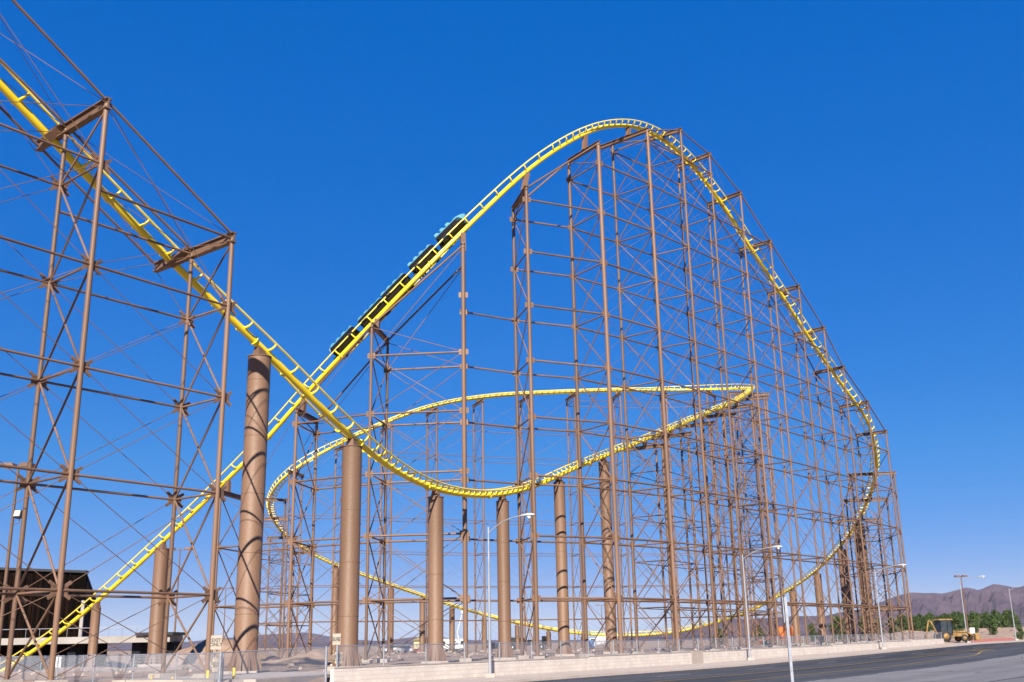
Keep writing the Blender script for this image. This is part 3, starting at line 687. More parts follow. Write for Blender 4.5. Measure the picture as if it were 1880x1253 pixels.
# ------------------------------------------------------------------ thick tubular pillars
def pillar(px, py, D, r, label, group, idx_rng, fins=True):
    i = nearest(P(px, py, D), *idx_rng, plan=True)
    i = min(range(*idx_rng), key=lambda k: abs(proj(TR[k])[0] - px) + 0.5 * abs(proj(TR[k])[1] - py))
    q = TR[i]; x, y = q.x, q.y; g = ground(x, y) - 0.1; top = q.z - 0.62
    t = thing('tube_pillar', label, 'pillar', (x, y, g), group)
    b = MB(); b.lathe((0, 0, 0), [(r * 1.03, 0), (r, 0.02), (r, top - g - 0.02)], 28); b.obj('shaft', M['pillar'], t, loc=(0, 0, 0))
    b = MB(); b.lathe((0, 0, top - g - 0.03), [(r * 0.98, 0), (r * 1.06, 0.0), (r * 1.06, 0.06), (0, 0.07)], 28); b.obj('cap_plate', M['pillar'], t, loc=(0, 0, 0))
    if fins:
        zz = 3.1
        while zz < top - g - 1.0:
            b = MB(); b.lathe((0, 0, zz), [(r * 0.995, -0.03), (r + 0.012, -0.012), (r + 0.012, 0.012), (r * 0.995, 0.03)], 28); b.obj('weld_seam', M['pillar'], t, loc=(0, 0, 0)); zz += 3.1
    T = TAN[i]; hv = Vector((T.x, T.y, 0)).normalized()
    sb = MB(); wv = hv.cross(Vector((0, 0, 1)))
    z0 = top - g + 0.03; hh = q.z - g - 0.1
    c = Vector((0, 0, 0)); vs_ = []
    for z, l, w_ in ((z0, 0.34, 0.26), (hh, 0.24, 0.16)):
        for a, e in ((-1, -1), (1, -1), (1, 1), (-1, 1)): vs_.append(hv * l * a + wv * w_ * e + Vector((0, 0, z + (T.z / max(0.2, T.xy.length)) * l * a * (1 if z == hh else 0))))
    sb.add(vs_, [(3, 2, 1, 0), (4, 5, 6, 7), (0, 1, 5, 4), (1, 2, 6, 5), (2, 3, 7, 6), (3, 0, 4, 7)]); sb.obj('saddle', M['brown'], t, loc=(0, 0, 0))
    if fins:
        b = MB(); b.box((0, 0, 0.06), (r * 3.4, r * 3.4, 0.5)); b.obj('concrete_footing', M['concrete'], t, loc=(0, 0, 0))
        for k in range(12):
            a = 2 * math.pi * k / 12; c, s_ = math.cos(a), math.sin(a); fbm = MB(); tw = 0.03
            P2 = lambda rr, z, o: Vector((rr * c - o * s_, rr * s_ + o * c, z))
            vs_ = [P2(rr, z, o) for o in (-tw, tw) for rr, z in ((r * 0.98, 0.3), (r * 1.45, 0.3), (r * 1.40, 0.55), (r * 0.98, 1.25))]
            fbm.add(vs_, [(0, 1, 2, 3), (7, 6, 5, 4), (0, 4, 5, 1), (1, 5, 6, 2), (2, 6, 7, 3)]); fbm.obj('base_fin', M['pillar'], t, loc=(0, 0, 0))
    else:
        b = MB(); b.box((0, 0, 0.02), (r * 3.2, r * 3.2, 0.5)); b.obj('concrete_footing', M['concrete'], t, loc=(0, 0, 0))
    return t
gF = 'tube pillars under the first drop'
R1 = (I_B, I_ASC + 10)
pillar(483, 640, 56.4, 0.62, 'tallest and nearest brown tube pillar, crossed by curved shadows', gF, R1)
pillar(649, 806, 64, 0.60, 'second brown tube pillar from the left under the dipping track', gF, R1)
pillar(798, 899, 76.5, 0.55, 'plain brown tube pillar at the left of the dip, right of the thin bent', gF, R1)
pillar(921, 910, 87.5, 0.52, 'brown tube pillar right under the low point of the dip, beside the street lamp', gF, R1)
pillar(1026, 874, 98, 0.52, 'brown tube pillar with three dark shadow bands, right of the dip', gF, R1)
pillar(1107, 840, 108, 0.56, 'shadow-striped brown tube pillar right-most under the dipping track', gF, R1)
gC = 'tube pillars at the left foot of the climb'
R2 = (I_TOP, NT - 4)
pillar(297, 997, 96, 0.62, 'stout brown tube pillar under the climb, left of the trestle leg', gC, R2)
pillar(178, 1105, 100, 0.42, 'short thin brown tube pillar in front of the dark building', gC, R2)
gR = 'tube pillars under the rear low track'
R3 = (I_LOOP - 6, I_LOW + 8)
for n_, (px, py, r) in enumerate(((616, 1038, 0.62), (718, 1075, 0.58), (775, 1094, 0.54), (832, 1112, 0.52), (890, 1130, 0.48), (948, 1144, 0.46), (1009, 1156, 0.45), (1069, 1164, 0.45))):
    pillar(px, py, 190, r, '%s small brown pillar from the left under the low rear track' % ORD[n_], gR, R3, fins=False)
gQ = 'tube pillars at the right of the rear track'
R4 = (I_LOW + 8, I_FOOT + 4)
for px, py, r, lb in ((1455, 1080, 0.6, 'shortest of the four brown tube pillars on the right'), (1500, 1047, 0.62, 'slim bright brown tube pillar, second of the four on the right'), (1543, 1003, 0.68, 'tall brown tube pillar, third of the four on the right'), (1575, 955, 0.78, 'tallest and darkest brown tube pillar of the four on the right')):
    pillar(px, py, 175, r, lb, gQ, R4, fins=False)

# ------------------------------------------------------------------ block wall with its chain link fence
ROADANG = math.atan2(RD.y, RD.x)
wall = thing('block_wall', 'low pale block retaining wall stepping up along the pavement', 'wall', rp(0, 0, zr(0)), rz=ROADANG)
STEPS = [(0, 21.5, 0.74), (21.5, 46.5, 0.80), (46.5, 66, 0.70), (66, 80.5, 0.66), (80.5, 93, 0.64), (93, 108, 0.66)]
for s0, s1, hgt in STEPS:
    zb = zr((s0 + s1) / 2) + hgt - zr(0); za = zr(s0) - 0.3 - zr(0)
    n = max(1, int((s1 - s0) / 6.0)); Lp = (s1 - s0) / n
    for k in range(n):                            # panels between control joints
        a = s0 + k * Lp + 0.012; c = s0 + (k + 1) * Lp - 0.012
        b = MB(); b.box(((a + c) / 2, 0.12, (za + zb) / 2), (c - a, 0.22, zb - za)); b.obj('wall_panel', M['block'], wall, loc=(0, 0, 0))
    b = MB(); b.box(((s0 + s1) / 2, 0.12, zb + 0.025), (s1 - s0 + 0.02, 0.26, 0.05)); b.obj('wall_cap', M['concrete'], wall, loc=(0, 0, 0))
b = MB(); b.box((36.5, -0.02, 0.42), (1.9, 0.03, 0.92)); tag(b.obj('repair_patch', M['sidewalk'], wall, loc=(0, 0, 0)), 'paler patched strip on the wall')
def fence(label, pts, tops, foots, spacing, group, post_r=0.035):
    """chain link fence along a polyline of (x, y)"""
    o3 = Vector((pts[0][0], pts[0][1], foots(0)))
    f = thing('chain_link_fence', label, 'fence', o3, group)
    run = 0
    for (a, c) in zip(pts, pts[1:]):
        a, c = Vector(a), Vector(c); d = c - a; n = max(1, round(d.length / spacing))
        for k in range(n + 1):
            q = a + d * k / n; s_ = run + d.length * k / n
            if k < n or c == Vector(pts[-1]): member('post', (q.x, q.y, foots(s_)), (q.x, q.y, tops(s_) + 0.04), post_r, M['galv'], f)
            if k < n:
                q2 = a + d * (k + 1) / n; s2 = run + d.length * (k + 1) / n
                member('top_rail', (q.x, q.y, tops(s_)), (q2.x, q2.y, tops(s2)), 0.022, M['galv'], f, 'thin')
                L = (q2 - q).length; b = MB()
                b.add([(0, 0, 0.03), (L, 0, 0.03 + foots(s2) - foots(s_)), (L, 0, tops(s2) - foots(s_)), (0, 0, tops(s_) - foots(s_))], [(0, 1, 2, 3)])
                o = b.obj('chain_link', M['chain'], f, loc=Vector((q.x, q.y, foots(s_))) - o3); o.rotation_euler = (0, 0, math.atan2(d.y, d.x))
        run += d.length
def wtop(s):
    for s0, s1, h in STEPS:
        if s <= s1: return zr((s0 + s1) / 2) + h + 0.05
    return zr(s) + 0.7
p0, p1 = rp(0.3, 0.12).xy, rp(107.5, 0.12).xy
fence('grey chain link fence standing on top of the block wall', [tuple(p0), tuple(p1)], lambda s: 1.33 + 0.0035 * max(0, s - 30), lambda s: wtop(s + 0.3) - 0.05, 3.06, None)
q0 = rp(-0.2, 0.3).xy; q1 = rp(-6.2, 0.1).xy
fence('near chain link fence with thick posts beside the tallest pillar', [tuple(q0), tuple(q1)], lambda s: 1.28 - 0.02 * s, lambda s: -0.6, 6.2, None, 0.06)
fence('chain link fence crossing the dirt at lower left', [(-11.6, 43.2), (-33.5, 60.5)], lambda s: 1.13, lambda s: -0.25, 3.0, None, 0.03)
fence('farther chain link fence at lower left, below the dark building', [(-20.0, 72.0), (-48.0, 78.0)], lambda s: 1.05, lambda s: -0.3, 3.3, None, 0.03)

# ------------------------------------------------------------------ street lamps
def street_lamp(base, ztop, label, arm=2.5, ang=None, rise=0.75):
    g = base.z
    t = thing('street_lamp', label, 'street lamp', base, 'street lamps along the road')
    b = MB(); b.tube([(0, 0, 0), (0, 0, ztop - g)], 0.1, 12, rs=[0.085, 0.05]); b.obj('pole', M['lampgrey'], t, loc=(0, 0, 0))
    b = MB(); b.box((0, 0, 0.08), (0.5, 0.5, 0.22)); b.obj('base', M['concrete'], t, loc=(0, 0, 0))
    d = Vector((-RN.x, -RN.y, 0)) if ang is None else Vector((math.cos(ang), math.sin(ang), 0))
    h = ztop - g - 0.35
    arc = [Vector((0, 0, h)) + d * (arm * k / 8) + Vector((0, 0, rise * (1 - (1 - k / 8) ** 2.2))) for k in range(9)]
    b = MB(); b.tube(arc, 0.034, 8); b.obj('arm', M['lampgrey'], t, loc=(0, 0, 0))
    e = arc[-1]; sd_ = Vector((-d.y, d.x, 0))
    b = MB(); n = 12; vs_ = []; fs = []                 # cobra head
    for k, (l, w_, hu, hd) in enumerate(((-0.1, 0.05, 0.04, 0.03), (0.12, 0.11, 0.09, 0.04), (0.40, 0.16, 0.12, 0.06), (0.62, 0.15, 0.10, 0.07), (0.78, 0.08, 0.05, 0.04), (0.82, 0.01, 0.0, 0.0))):
        for j in range(n):
            a = 2 * math.pi * j / n; vs_.append(e + d * l + sd_ * (w_ * math.cos(a)) + Vector((0, 0, (hu if math.sin(a) > 0 else hd) * math.sin(a))))
    for k in range(5):
        for j in range(n): fs.append((k * n + j, k * n + (j + 1) % n, (k + 1) * n + (j + 1) % n, (k + 1) * n + j))
    b.add(vs_, fs, True); hd_ = b.obj('lamp_head', M['lamphead'], t, loc=(0, 0, 0))
    b = MB(); b.lathe(e + d * 0.48 + Vector((0, 0, -0.12)), [(0.0, -0.07), (0.08, -0.05), (0.12, 0.03), (0.12, 0.07)], 14); b.obj('lens', M['lens'], hd_, loc=(0, 0, 0))
def lamp_at(px, w_, zt, label, arm=2.5):
    lo, hi = -5, 400
    for _ in range(50):
        m = (lo + hi) / 2
        if proj(rp(m, w_, zr(m)))[0] < px: lo = m
        else: hi = m
    q = rp(lo, w_, zr(lo)); street_lamp(q, zr(lo) + zt, label, arm)
lamp_at(900, -0.6, 7.6, 'nearest grey street lamp, in front of the block wall and the dip', 2.15)
lamp_at(1378, -0.8, 7.9, 'second grey street lamp, in front of the hill supports')
lamp_at(1622, -0.8, 7.9, 'third grey street lamp, near the right end of the hill')
lamp_at(1777, -1.0, 7.9, 'fourth grey street lamp, beside the yellow digger')
lamp_at(1866, -1.0, 7.9, 'right-most grey street lamp, before the mountains')

def car_park_lamp(px, ytop, D, label, heads=2, sp=0.9):
    p = P(px, ytop, D); g = ground(p.x, p.y)
    t = thing('car_park_lamp', label, 'light mast', (p.x, p.y, g), 'brown light masts')
    b = MB(); b.tube([(0, 0, 0), (0, 0, p.z - g)], 0.1, 10, rs=[0.13, 0.07]); b.obj('mast', M['brown'], t, loc=(0, 0, 0))
    b = MB(); b.tube([(-sp, 0, p.z - g - 0.1), (sp, 0, p.z - g - 0.1)], 0.045, 6); b.obj('crossarm', M['brown'], t, loc=(0, 0, 0))
    for sg in (-1, 1):
        b = MB(); b.prism([(-0.42, 0.0), (0.42, 0.0), (0.30, 0.24), (-0.30, 0.24)], -0.35, 0.35, lambda q, y, sg=sg: Vector((sg * sp + q[0], y, p.z - g - 0.12 + q[1]))); h = b.obj('lamp_box', M['brown'], t, loc=(0, 0, 0))
        b = MB(); b.box((sg * sp, 0, p.z - g - 0.14), (0.6, 0.55, 0.04)); b.obj('lens', M['lens'], h, loc=(0, 0, 0))
    return t, p, g
t_, p_, g_ = car_park_lamp(34, 855, 62, 'brown mast at far left with two lamps and a round floodlight', sp=0.55)
fl = P(35, 945, 62) - Vector((p_.x, p_.y, g_)); rot = Matrix.Rotation(R_(-12), 3, 'Z') @ Matrix.Rotation(R_(-14), 3, 'X')
b = MB(); b.box(fl, (0.46, 0.3, 0.42), rot); b.box(fl + Vector((0.04, 0.2, -0.02)), (0.3, 0.14, 0.26), rot); h_ = b.obj('floodlight', M['dark'], t_, loc=(0, 0, 0))
b = MB(); b.box(fl + rot @ Vector((-0.03, -0.16, 0.02)), (0.36, 0.03, 0.33), rot); b.obj('lens', M['lens'], h_, loc=(0, 0, 0))
b = MB(); b.tube([(0, 0, fl.z - 0.6), fl + Vector((0, 0.1, -0.45)), fl + Vector((0, 0.1, 0))], 0.025, 6); b.obj('bracket', M['brown'], h_, loc=(0, 0, 0))
car_park_lamp(331, 1008, 118, 'brown light mast with two lamps between the trestle legs', sp=0.95)
car_park_lamp(415, 1080, 190, 'small far brown light mast seen left of the tallest pillar', sp=0.95)
car_park_lamp(1104, 1111, 260, 'small far brown light mast behind the striped pillar', sp=0.95)
car_park_lamp(1764, 1058, 165, 'tall brown light mast behind the fourth street lamp', sp=0.55)

# ------------------------------------------------------------------ signs and bollards
def text_part(body, size, loc, parent, m, rot):
    c = bpy.data.curves.new('lettering', 'FONT'); c.body = body; c.size = size; c.align_x = 'CENTER'; c.align_y = 'CENTER'; c.extrude = 0.002; c.offset = 0.006
    c.space_line = 0.85
    c.materials.append(m); o = bpy.data.objects.new('lettering', c); COL.objects.link(o)
    me = bpy.data.meshes.new_from_object(o.evaluated_get(bpy.context.evaluated_depsgraph_get())); bpy.data.objects.remove(o); me.materials.clear(); me.materials.append(m)
    o = bpy.data.objects.new('lettering', me); COL.objects.link(o); o.parent = parent; o.location = loc; o.rotation_euler = rot; return o
def sign(px, py, D, wpx, hpx, txt, label, size):
    p = P(px, py, D); k = D / 2010; W, H = wpx * k, hpx * k; g = -0.4
    face = math.atan2(-p.x, p.y) * 0.6 * -1
    t = thing('sign', label, 'sign', (p.x, p.y, g), 'beige entrance signs', rz=-face * 0.0)
    b = MB(); b.tube([(0, 0.04, 0), (0, 0.04, p.z - g + H * 0.3)], 0.025, 8); b.obj('post', M['galv'], t, loc=(0, 0, 0))
    b = MB(); b.box((0, 0, p.z - g), (W, 0.02, H)); b.obj('plate', M['signbeige'], t, loc=(0, 0, 0))
    text_part(txt, size, (0, -0.014, p.z - g), t, M['ink'], (R_(90), 0, 0))
sign(397, 1180, 44, 20, 25, 'EXIT\nONLY', 'beige EXIT ONLY sign left of the tallest pillar, upper of two', 0.19)
sign(400, 1221, 43.6, 20, 24, 'DO NOT\nENTER', 'beige DO NOT ENTER sign left of the tallest pillar, lower of two', 0.125)
sign(618, 1174, 48.6, 15, 20, 'DO NOT\nENTER', 'beige DO NOT ENTER sign above the left end of the block wall', 0.115)
sign(622, 1208, 48.4, 14, 20, 'EXIT\nONLY', 'beige EXIT ONLY sign above the left end of the block wall', 0.165)
p = P(103, 1216, 66)
t = thing('notice_board', 'pale pink notice board behind the left fence', 'sign', (p.x, p.y, -0.4))
b = MB(); b.box((0, 0, p.z + 0.4), (0.6, 0.03, 0.62)); b.obj('plate', M['signwhite'], t, loc=(0, 0, 0))
b = MB(); b.tube([(-0.2, 0.04, 0), (-0.2, 0.04, p.z + 0.6)], 0.025, 6); b.tube([(0.2, 0.04, 0), (0.2, 0.04, p.z + 0.6)], 0.025, 6); b.obj('posts', M['galv'], t, loc=(0, 0, 0))
BOLL = [(430, 1226, 44.3, 'yellow bollard against the foot of the tallest pillar'), (382, 1231, 47.0, 'yellow bollard beside the trestle leg, left of the lower sign'), (279, 1240, 47.5, 'left-most yellow bollard behind the fence'), (317, 1243, 47.0, 'yellow bollard just right of the left trestle leg'), (321, 1244, 49.5, 'yellow bollard half hidden behind its neighbour'), (352, 1244, 48.0, 'shortest-looking yellow bollard between the trestle legs')]
for px, py, D, lb in BOLL:
    p = P(px, py, D); g = min(ground(p.x, p.y), p.z - 0.7) - 0.05
    b = MB(); b.lathe((0, 0, 0), [(0.065, 0), (0.065, p.z - g - 0.04), (0.05, p.z - g - 0.01), (0, p.z - g)], 14)
    o = b.obj('bollard', M['bollard'], loc=(p.x, p.y, g)); tag(o, lb, 'bollard', 'yellow bollards by the trestle')
# kerbed island at lower left
b = MB(); vs_ = [P(300, 1249, 45.5), P(495, 1243, 46.5), P(500, 1238, 58), P(300, 1239, 58)]
b.box((-11.8, 50.0, -0.05), (7.0, 11.0, 0.34), Matrix.Rotation(R_(-20), 3, 'Z')); tag(b.obj('kerbed_pad', M['concrete']), 'concrete pad round the tallest pillar', kind='structure')
# near sign post on the right verge, its plate turned edge on
p = P(1441, 1096, 30); g = -0.62
t = thing('road_sign', 'grey road sign post in the foreground, its plate seen nearly edge on', 'road sign', (p.x, p.y, g))
b = MB(); b.box((0, 0, (p.z - g) / 2), (0.075, 0.075, p.z - g)); b.obj('post', M['galv'], t, loc=(0, 0, 0))
b = MB(); b.box((-0.075, 0.05, p.z - g - 0.36), (0.02, 0.62, 0.66), Matrix.Rotation(R_(-10), 3, 'Z')); b.obj('plate', M['galv'], t, loc=(0, 0, 0))
# white panel sign near the digger
p = P(1785, 1158, 143); g = ground(p.x, p.y)
t = thing('site_sign', 'white panel on a post right of the yellow digger', 'sign', (p.x, p.y, g))
b = MB(); b.box((0, 0, p.z - g), (0.62, 0.04, 0.72)); b.obj('plate', M['signwhite'], t, loc=(0, 0, 0))
b = MB(); b.tube([(0, 0.05, 0), (0, 0.05, p.z - g)], 0.05, 8); b.obj('post', M['galv'], t, loc=(0, 0, 0))

# ------------------------------------------------------------------ dark building and raised deck at left
bx = P(0, 1100, 128)
t = thing('dark_building', 'tall dark louvred building at the left edge', 'building', (-62, 132, -1))
zt = lambda px, py: P(px, py, 128).z + 1
xr = P(158, 1060, 128).x + 62; x0 = -30.0
prof = [(x0, 0), (xr, 0), (xr, zt(150, 1053)), (x0, zt(0, 1040) + 1.2)]
b = MB(); b.prism([(x0, 0), (xr - 12.2, 0), (xr - 12.2, zt(150, 1053) + .2), (x0, zt(0, 1040) + 1.2)], 0.5, 18, lambda q, y: Vector((q[0], y, q[1]))); b.obj('rear_wall', M['shed'], t, loc=(0, 0, 0))
b = MB(); b.prism(prof, -4, -3.6, lambda q, y: Vector((q[0], y, q[1]))); b.obj('wall', M['shed'], t, loc=(0, 0, 0))
b = MB(); xe = P(182, 1083, 133).x + 62
b.prism([(xr, -4.01), (xe, 0.0), (xe - 9, 18), (xr - 12, 18)], 0.0, 8.2, lambda q, z: Vector((q[0], q[1], z))); b.obj('side_wall', M['shedgrey'], t, loc=(0, 0, 0))
b = MB(); b.add([(xr + .05, -4.3, zt(150, 1053) + .05), (xe + .3, -0.2, 8.0), (xe - 9, 18.2, 8.0), (xr - 12, 18.2, zt(150, 1053) + .05), (xr + .05, -4.3, zt(150, 1053) + .35), (xe + .3, -0.2, 8.3), (xe - 9, 18.2, 8.3), (xr - 12, 18.2, zt(150, 1053) + .35)], [(0, 1, 2, 3), (7, 6, 5, 4), (0, 4, 5, 1), (1, 5, 6, 2), (2, 6, 7, 3), (3, 7, 4, 0)]); b.obj('roof_slope', M['dark'], t, loc=(0, 0, 0))
b = MB(); b.prism([(x0, zt(0, 1040) + 1.21), (xr + 0.1, zt(150, 1053) + 0.01), (xr + 0.1, zt(150, 1053) + 0.3), (x0, zt(0, 1040) + 1.5)], -4.4, -3.5, lambda q, y: Vector((q[0], y, q[1]))); b.obj('roof', M['dark'], t, loc=(0, 0, 0))
rr = random.Random(3); x = x0 + 0.4
while x < xr - 0.3:
    h = zt(80, 1047) - 0.6 - (x - (xr - 8)) * 0.02
    b = MB(); b.box((x, -4.06 - rr.random() * 0.05, h / 2 + 0.1), (0.30, 0.1, h)); b.obj('slat', M['shed'], t, loc=(0, 0, 0)); x += 0.55
for px in (150,):
    q = P(px, 1100, 127); b = MB(); b.box((q.x + 62, -4.4, 4.0), (0.38, 0.3, 8.2)); b.obj('downpipe', M['deck'], t, loc=(0, 0, 0))
t = thing('raised_deck', 'low pale concrete deck on piers below the dark building', 'walkway', (-45, 118, -1))
xa, xb = -75 + 45, P(324, 1172, 118).x + 45
z1 = P(160, 1182, 118).z + 1; z2 = P(160, 1170, 118).z + 1
b = MB(); b.box(((xa + xb) / 2, 0, (z1 + z2) / 2), (xb - xa, 4.5, z2 - z1)); b.obj('deck_slab', M['deck'], t, loc=(0, 0, 0))
b = MB(); b.box(((xa + P(196, 1190, 120).x + 45) / 2, 2.0, z1 / 2), (P(196, 1190, 120).x + 45 - xa, 0.4, z1)); b.obj('dark_panel', M['shed'], t, loc=(0, 0, 0))  # near-black panel across the back of the space under the deck
b = MB(); b.box(((4.5 + xb) / 2 + 0.2, 0, z2 + 0.17), (xb - 4.5 + 0.4, 5.2, 0.3)); b.obj('canopy', M['dark'], t, loc=(0, 0, 0))
for px in (60, 138, 255, 318):
    q = P(px, 1190, 118); b = MB(); b.box((q.x + 45, 0.3, z1 / 2), (0.9, 2.4, z1)); b.obj('pier', M['shedgrey'], t, loc=(0, 0, 0))
for k in range(26):
    x = xa + (xb - xa) * (k + 0.5) / 26; 
    if x < 5: b = MB(); b.tube([(x, -2.2, z2), (x, -2.2, z2 + 0.9)], 0.025, 5); b.obj('handrail_post', M['galv'], t, loc=(0, 0, 0))
b = MB(); b.tube([(xa, -2.2, z2 + 0.9), (5, -2.2, z2 + 0.9)], 0.03, 6); b.obj('handrail', M['galv'], t, loc=(0, 0, 0))

# ------------------------------------------------------------------ vehicles and machines in the yard
def wheel(parent, c, r, wd, hub='galv'):
    rx = Matrix.Rotation(R_(90), 3, 'X')
    b = MB(); b.lathe(c, [(0, -wd / 2), (r * 0.92, -wd / 2), (r, -wd / 3), (r, wd / 3), (r * 0.92, wd / 2), (0, wd / 2)], 18, rx); o = b.obj('wheel', M['rubber'], parent, loc=(0, 0, 0))
    if hub:
        b = MB(); b.lathe(c, [(0, -wd / 2 - 0.01), (r * 0.55, -wd / 2 - 0.015), (r * 0.55, wd / 2 + 0.015), (0, wd / 2 + 0.01)], 14, rx); b.obj('hub', M[hub], o, loc=(0, 0, 0))
def side(poly, y0, y1): 
    b = MB(); b.prism(poly, y0, y1, lambda q, y: Vector((q[0], y, q[1]))); return b
def vehicle(kind, label, cat, px, D, rz, group=None):
    p = P(px, 1190, D); return thing(kind, label, cat, (p.x, p.y, ground(p.x, p.y) + 0.0), group, rz)
t = vehicle('pickup_truck', 'white pickup truck parked behind the pillar left of the dip', 'pickup', 833, 228, R_(172))
side([(-2.7, 0.55), (2.7, 0.5), (2.75, 0.95), (1.3, 1.12), (-2.7, 1.15)], -0.95, 0.95).obj('body', M['white'], t, loc=(0, 0, 0))
side([(-0.75, 1.1), (1.35, 1.1), (0.75, 1.78), (-0.65, 1.8)], -0.82, 0.82).obj('cab', M['white'], t, loc=(0, 0, 0))
side([(-0.6, 1.2), (0.2, 1.2), (0.2, 1.68), (-0.55, 1.68)], -0.835, 0.835).obj('side_window', M['glass'], t, loc=(0, 0, 0))
side([(0.3, 1.2), (1.05, 1.2), (0.65, 1.68), (0.3, 1.68)], -0.835, 0.835).obj('side_window', M['glass'], t, loc=(0, 0, 0))
side([(-2.72, 0.4), (2.78, 0.4), (2.78, 0.6), (-2.72, 0.6)], -0.9, 0.9).obj('bumper', M['dark'], t, loc=(0, 0, 0))
for x in (-1.7, 1.75):
    for y in (-0.85, 0.85): wheel(t, (x, y, 0.38), 0.38, 0.24)
t = vehicle('trailer', 'long white site trailer behind the pickup', 'trailer', 832, 240, 0)
b = MB(); b.box((0, 0, 1.55), (6.4, 2.4, 2.0)); b.obj('body', M['white'], t, loc=(0, 0, 0))
b = MB(); b.box((0, 0, 2.6), (6.6, 2.6, 0.08)); b.obj('roof', M['lamphead'], t, loc=(0, 0, 0))
for x in (-2.2, 0.2, 2.2): b = MB(); b.box((x, -1.2, 1.7), (1.0, 0.06, 0.8)); b.obj('window', M['glass'], t, loc=(0, 0, 0))
for x in (-2.4, 2.4): wheel(t, (x, -1.0, 0.4), 0.4, 0.3)
def sedan(label, px, D, rz, m, grp='cars in the far car park'):
    t = vehicle('parked_car', label, 'car', px, D, rz, grp)
    side([(-2.2, 0.35), (2.25, 0.35), (2.25, 0.7), (1.2, 0.88), (-2.0, 0.92), (-2.2, 0.7)], -0.86, 0.86).obj('body', m, t, loc=(0, 0, 0))
    side([(-1.6, 0.9), (1.05, 0.86), (0.45, 1.38), (-0.95, 1.4)], -0.72, 0.72).obj('cabin', M['glass'], t, loc=(0, 0, 0))
    side([(-0.92, 1.38), (0.42, 1.36), (0.36, 1.42), (-0.85, 1.44)], -0.7, 0.7).obj('roof', m, t, loc=(0, 0, 0))
    for x in (-1.35, 1.4):
        for y in (-0.78, 0.78): wheel(t, (x, y, 0.32), 0.32, 0.2)
sedan('white car with its nose towards us, left of the cream kiosk', 744, 215, R_(-60), M['white'])
sedan('white car left of the third small pillar, behind the thin bent', 703, 235, R_(-70), M['white'])
sedan('dark car low behind the fence right of the street lamp', 909, 225, R_(-20), M['dark'])
sedan('white car far behind, left of the white trailer', 727, 262, R_(10), M['white'])
t = vehicle('kiosk', 'small cream kiosk with an olive pitched roof', 'kiosk', 771, 205, R_(8))
b = MB(); b.box((0, 0, 1.1), (2.4, 2.2, 2.2)); b.obj('wall', M['cream'], t, loc=(0, 0, 0))
side([(-1.6, 2.2), (1.6, 2.2), (0.0, 3.0)], -1.4, 1.4).obj('roof', M['olive'], t, loc=(0, 0, 0))
b = MB(); b.box((0.75, -1.1, 1.25), (0.8, 0.06, 0.9)); b.obj('window', M['glass'], t, loc=(0, 0, 0))
b = MB(); b.box((0, -1.5, 0.45), (3.0, 0.5, 0.6)); b.obj('counter', M['redkerb'], t, loc=(0, 0, 0))
t = vehicle('flatbed_truck', 'dark flatbed truck with machinery behind the dip', 'truck', 975, 236, R_(176))
b = MB(); b.box((-0.6, 0, 1.0), (7.6, 2.3, 0.3)); b.obj('bed', M['dark'], t, loc=(0, 0, 0))
side([(3.3, 0.5), (5.0, 0.5), (5.0, 1.6), (4.5, 2.6), (3.3, 2.6)], -1.1, 1.1).obj('cab', M['dark'], t, loc=(0, 0, 0))
side([(4.4, 1.6), (4.86, 1.65), (4.52, 2.4), (4.4, 2.4)], -1.12, 1.12).obj('windscreen', M['glass'], t, loc=(0, 0, 0))
for x, l, h in ((2.0, 1.6, 1.3), (-0.4, 2.2, 0.9), (-3.2, 1.6, 1.6)): b = MB(); b.box((x, 0, 1.15 + h / 2), (l, 1.9, h)); b.obj('machine_load', M['black'], t, loc=(0, 0, 0))
b = MB(); b.box((-0.5, -1.2, 1.0), (7.2, 0.06, 0.16)); b.obj('side_board', M['lamphead'], t, loc=(0, 0, 0))
for x in (-3.5, -2.3, 3.9):
    for y in (-1.0, 1.0): wheel(t, (x, y, 0.5), 0.5, 0.3)
t = vehicle('box_truck', 'white box truck behind the shadow-striped pillar', 'truck', 1106, 232, R_(174))
b = MB(); b.box((-1.0, 0, 1.9), (4.6, 2.2, 2.3)); b.obj('cargo_box', M['white'], t, loc=(0, 0, 0))
side([(1.4, 0.5), (3.0, 0.5), (3.0, 1.25), (2.4, 2.1), (1.4, 2.1)], -1.0, 1.0).obj('cab', M['white'], t, loc=(0, 0, 0))
side([(1.6, 1.3), (2.75, 1.3), (2.3, 1.95), (1.6, 1.95)], -1.02, 1.02).obj('side_window', M['glass'], t, loc=(0, 0, 0))
for x in (-2.2, 2.1):
    for y in (-0.95, 0.95): wheel(t, (x, y, 0.42), 0.42, 0.26)
t = vehicle('skip', 'blue steel skip left of the white box truck', 'skip', 1079, 228, 0)
side([(-1.1, 0.15), (1.1, 0.15), (1.5, 1.6), (-1.5, 1.6)], -0.9, 0.9).obj('tub', M['blue'], t, loc=(0, 0, 0))
b = MB(); b.box((0, -0.9, 1.62), (3.1, 0.12, 0.12)); b.box((0, 0.9, 1.62), (3.1, 0.12, 0.12)); b.obj('rim', M['blue'], t, loc=(0, 0, 0))
t = vehicle('boom_lift', 'white boom lift with its arm raised behind the white trailer', 'boom lift', 845, 246, 0)
b = MB(); b.box((0, 0, 0.9), (2.6, 1.8, 0.9)); b.obj('base', M['white'], t, loc=(0, 0, 0))
b = MB(); b.tube([(0, 0, 1.3), (-0.7, 0, 3.9)], 0.13, 8); b.tube([(-0.7, 0, 3.9), (0.5, 0, 8.2)], 0.11, 8); b.obj('boom', M['white'], t, loc=(0, 0, 0))
b = MB(); b.box((0.6, 0, 8.4), (0.8, 0.7, 0.7)); b.obj('basket', M['lamphead'], t, loc=(0, 0, 0))
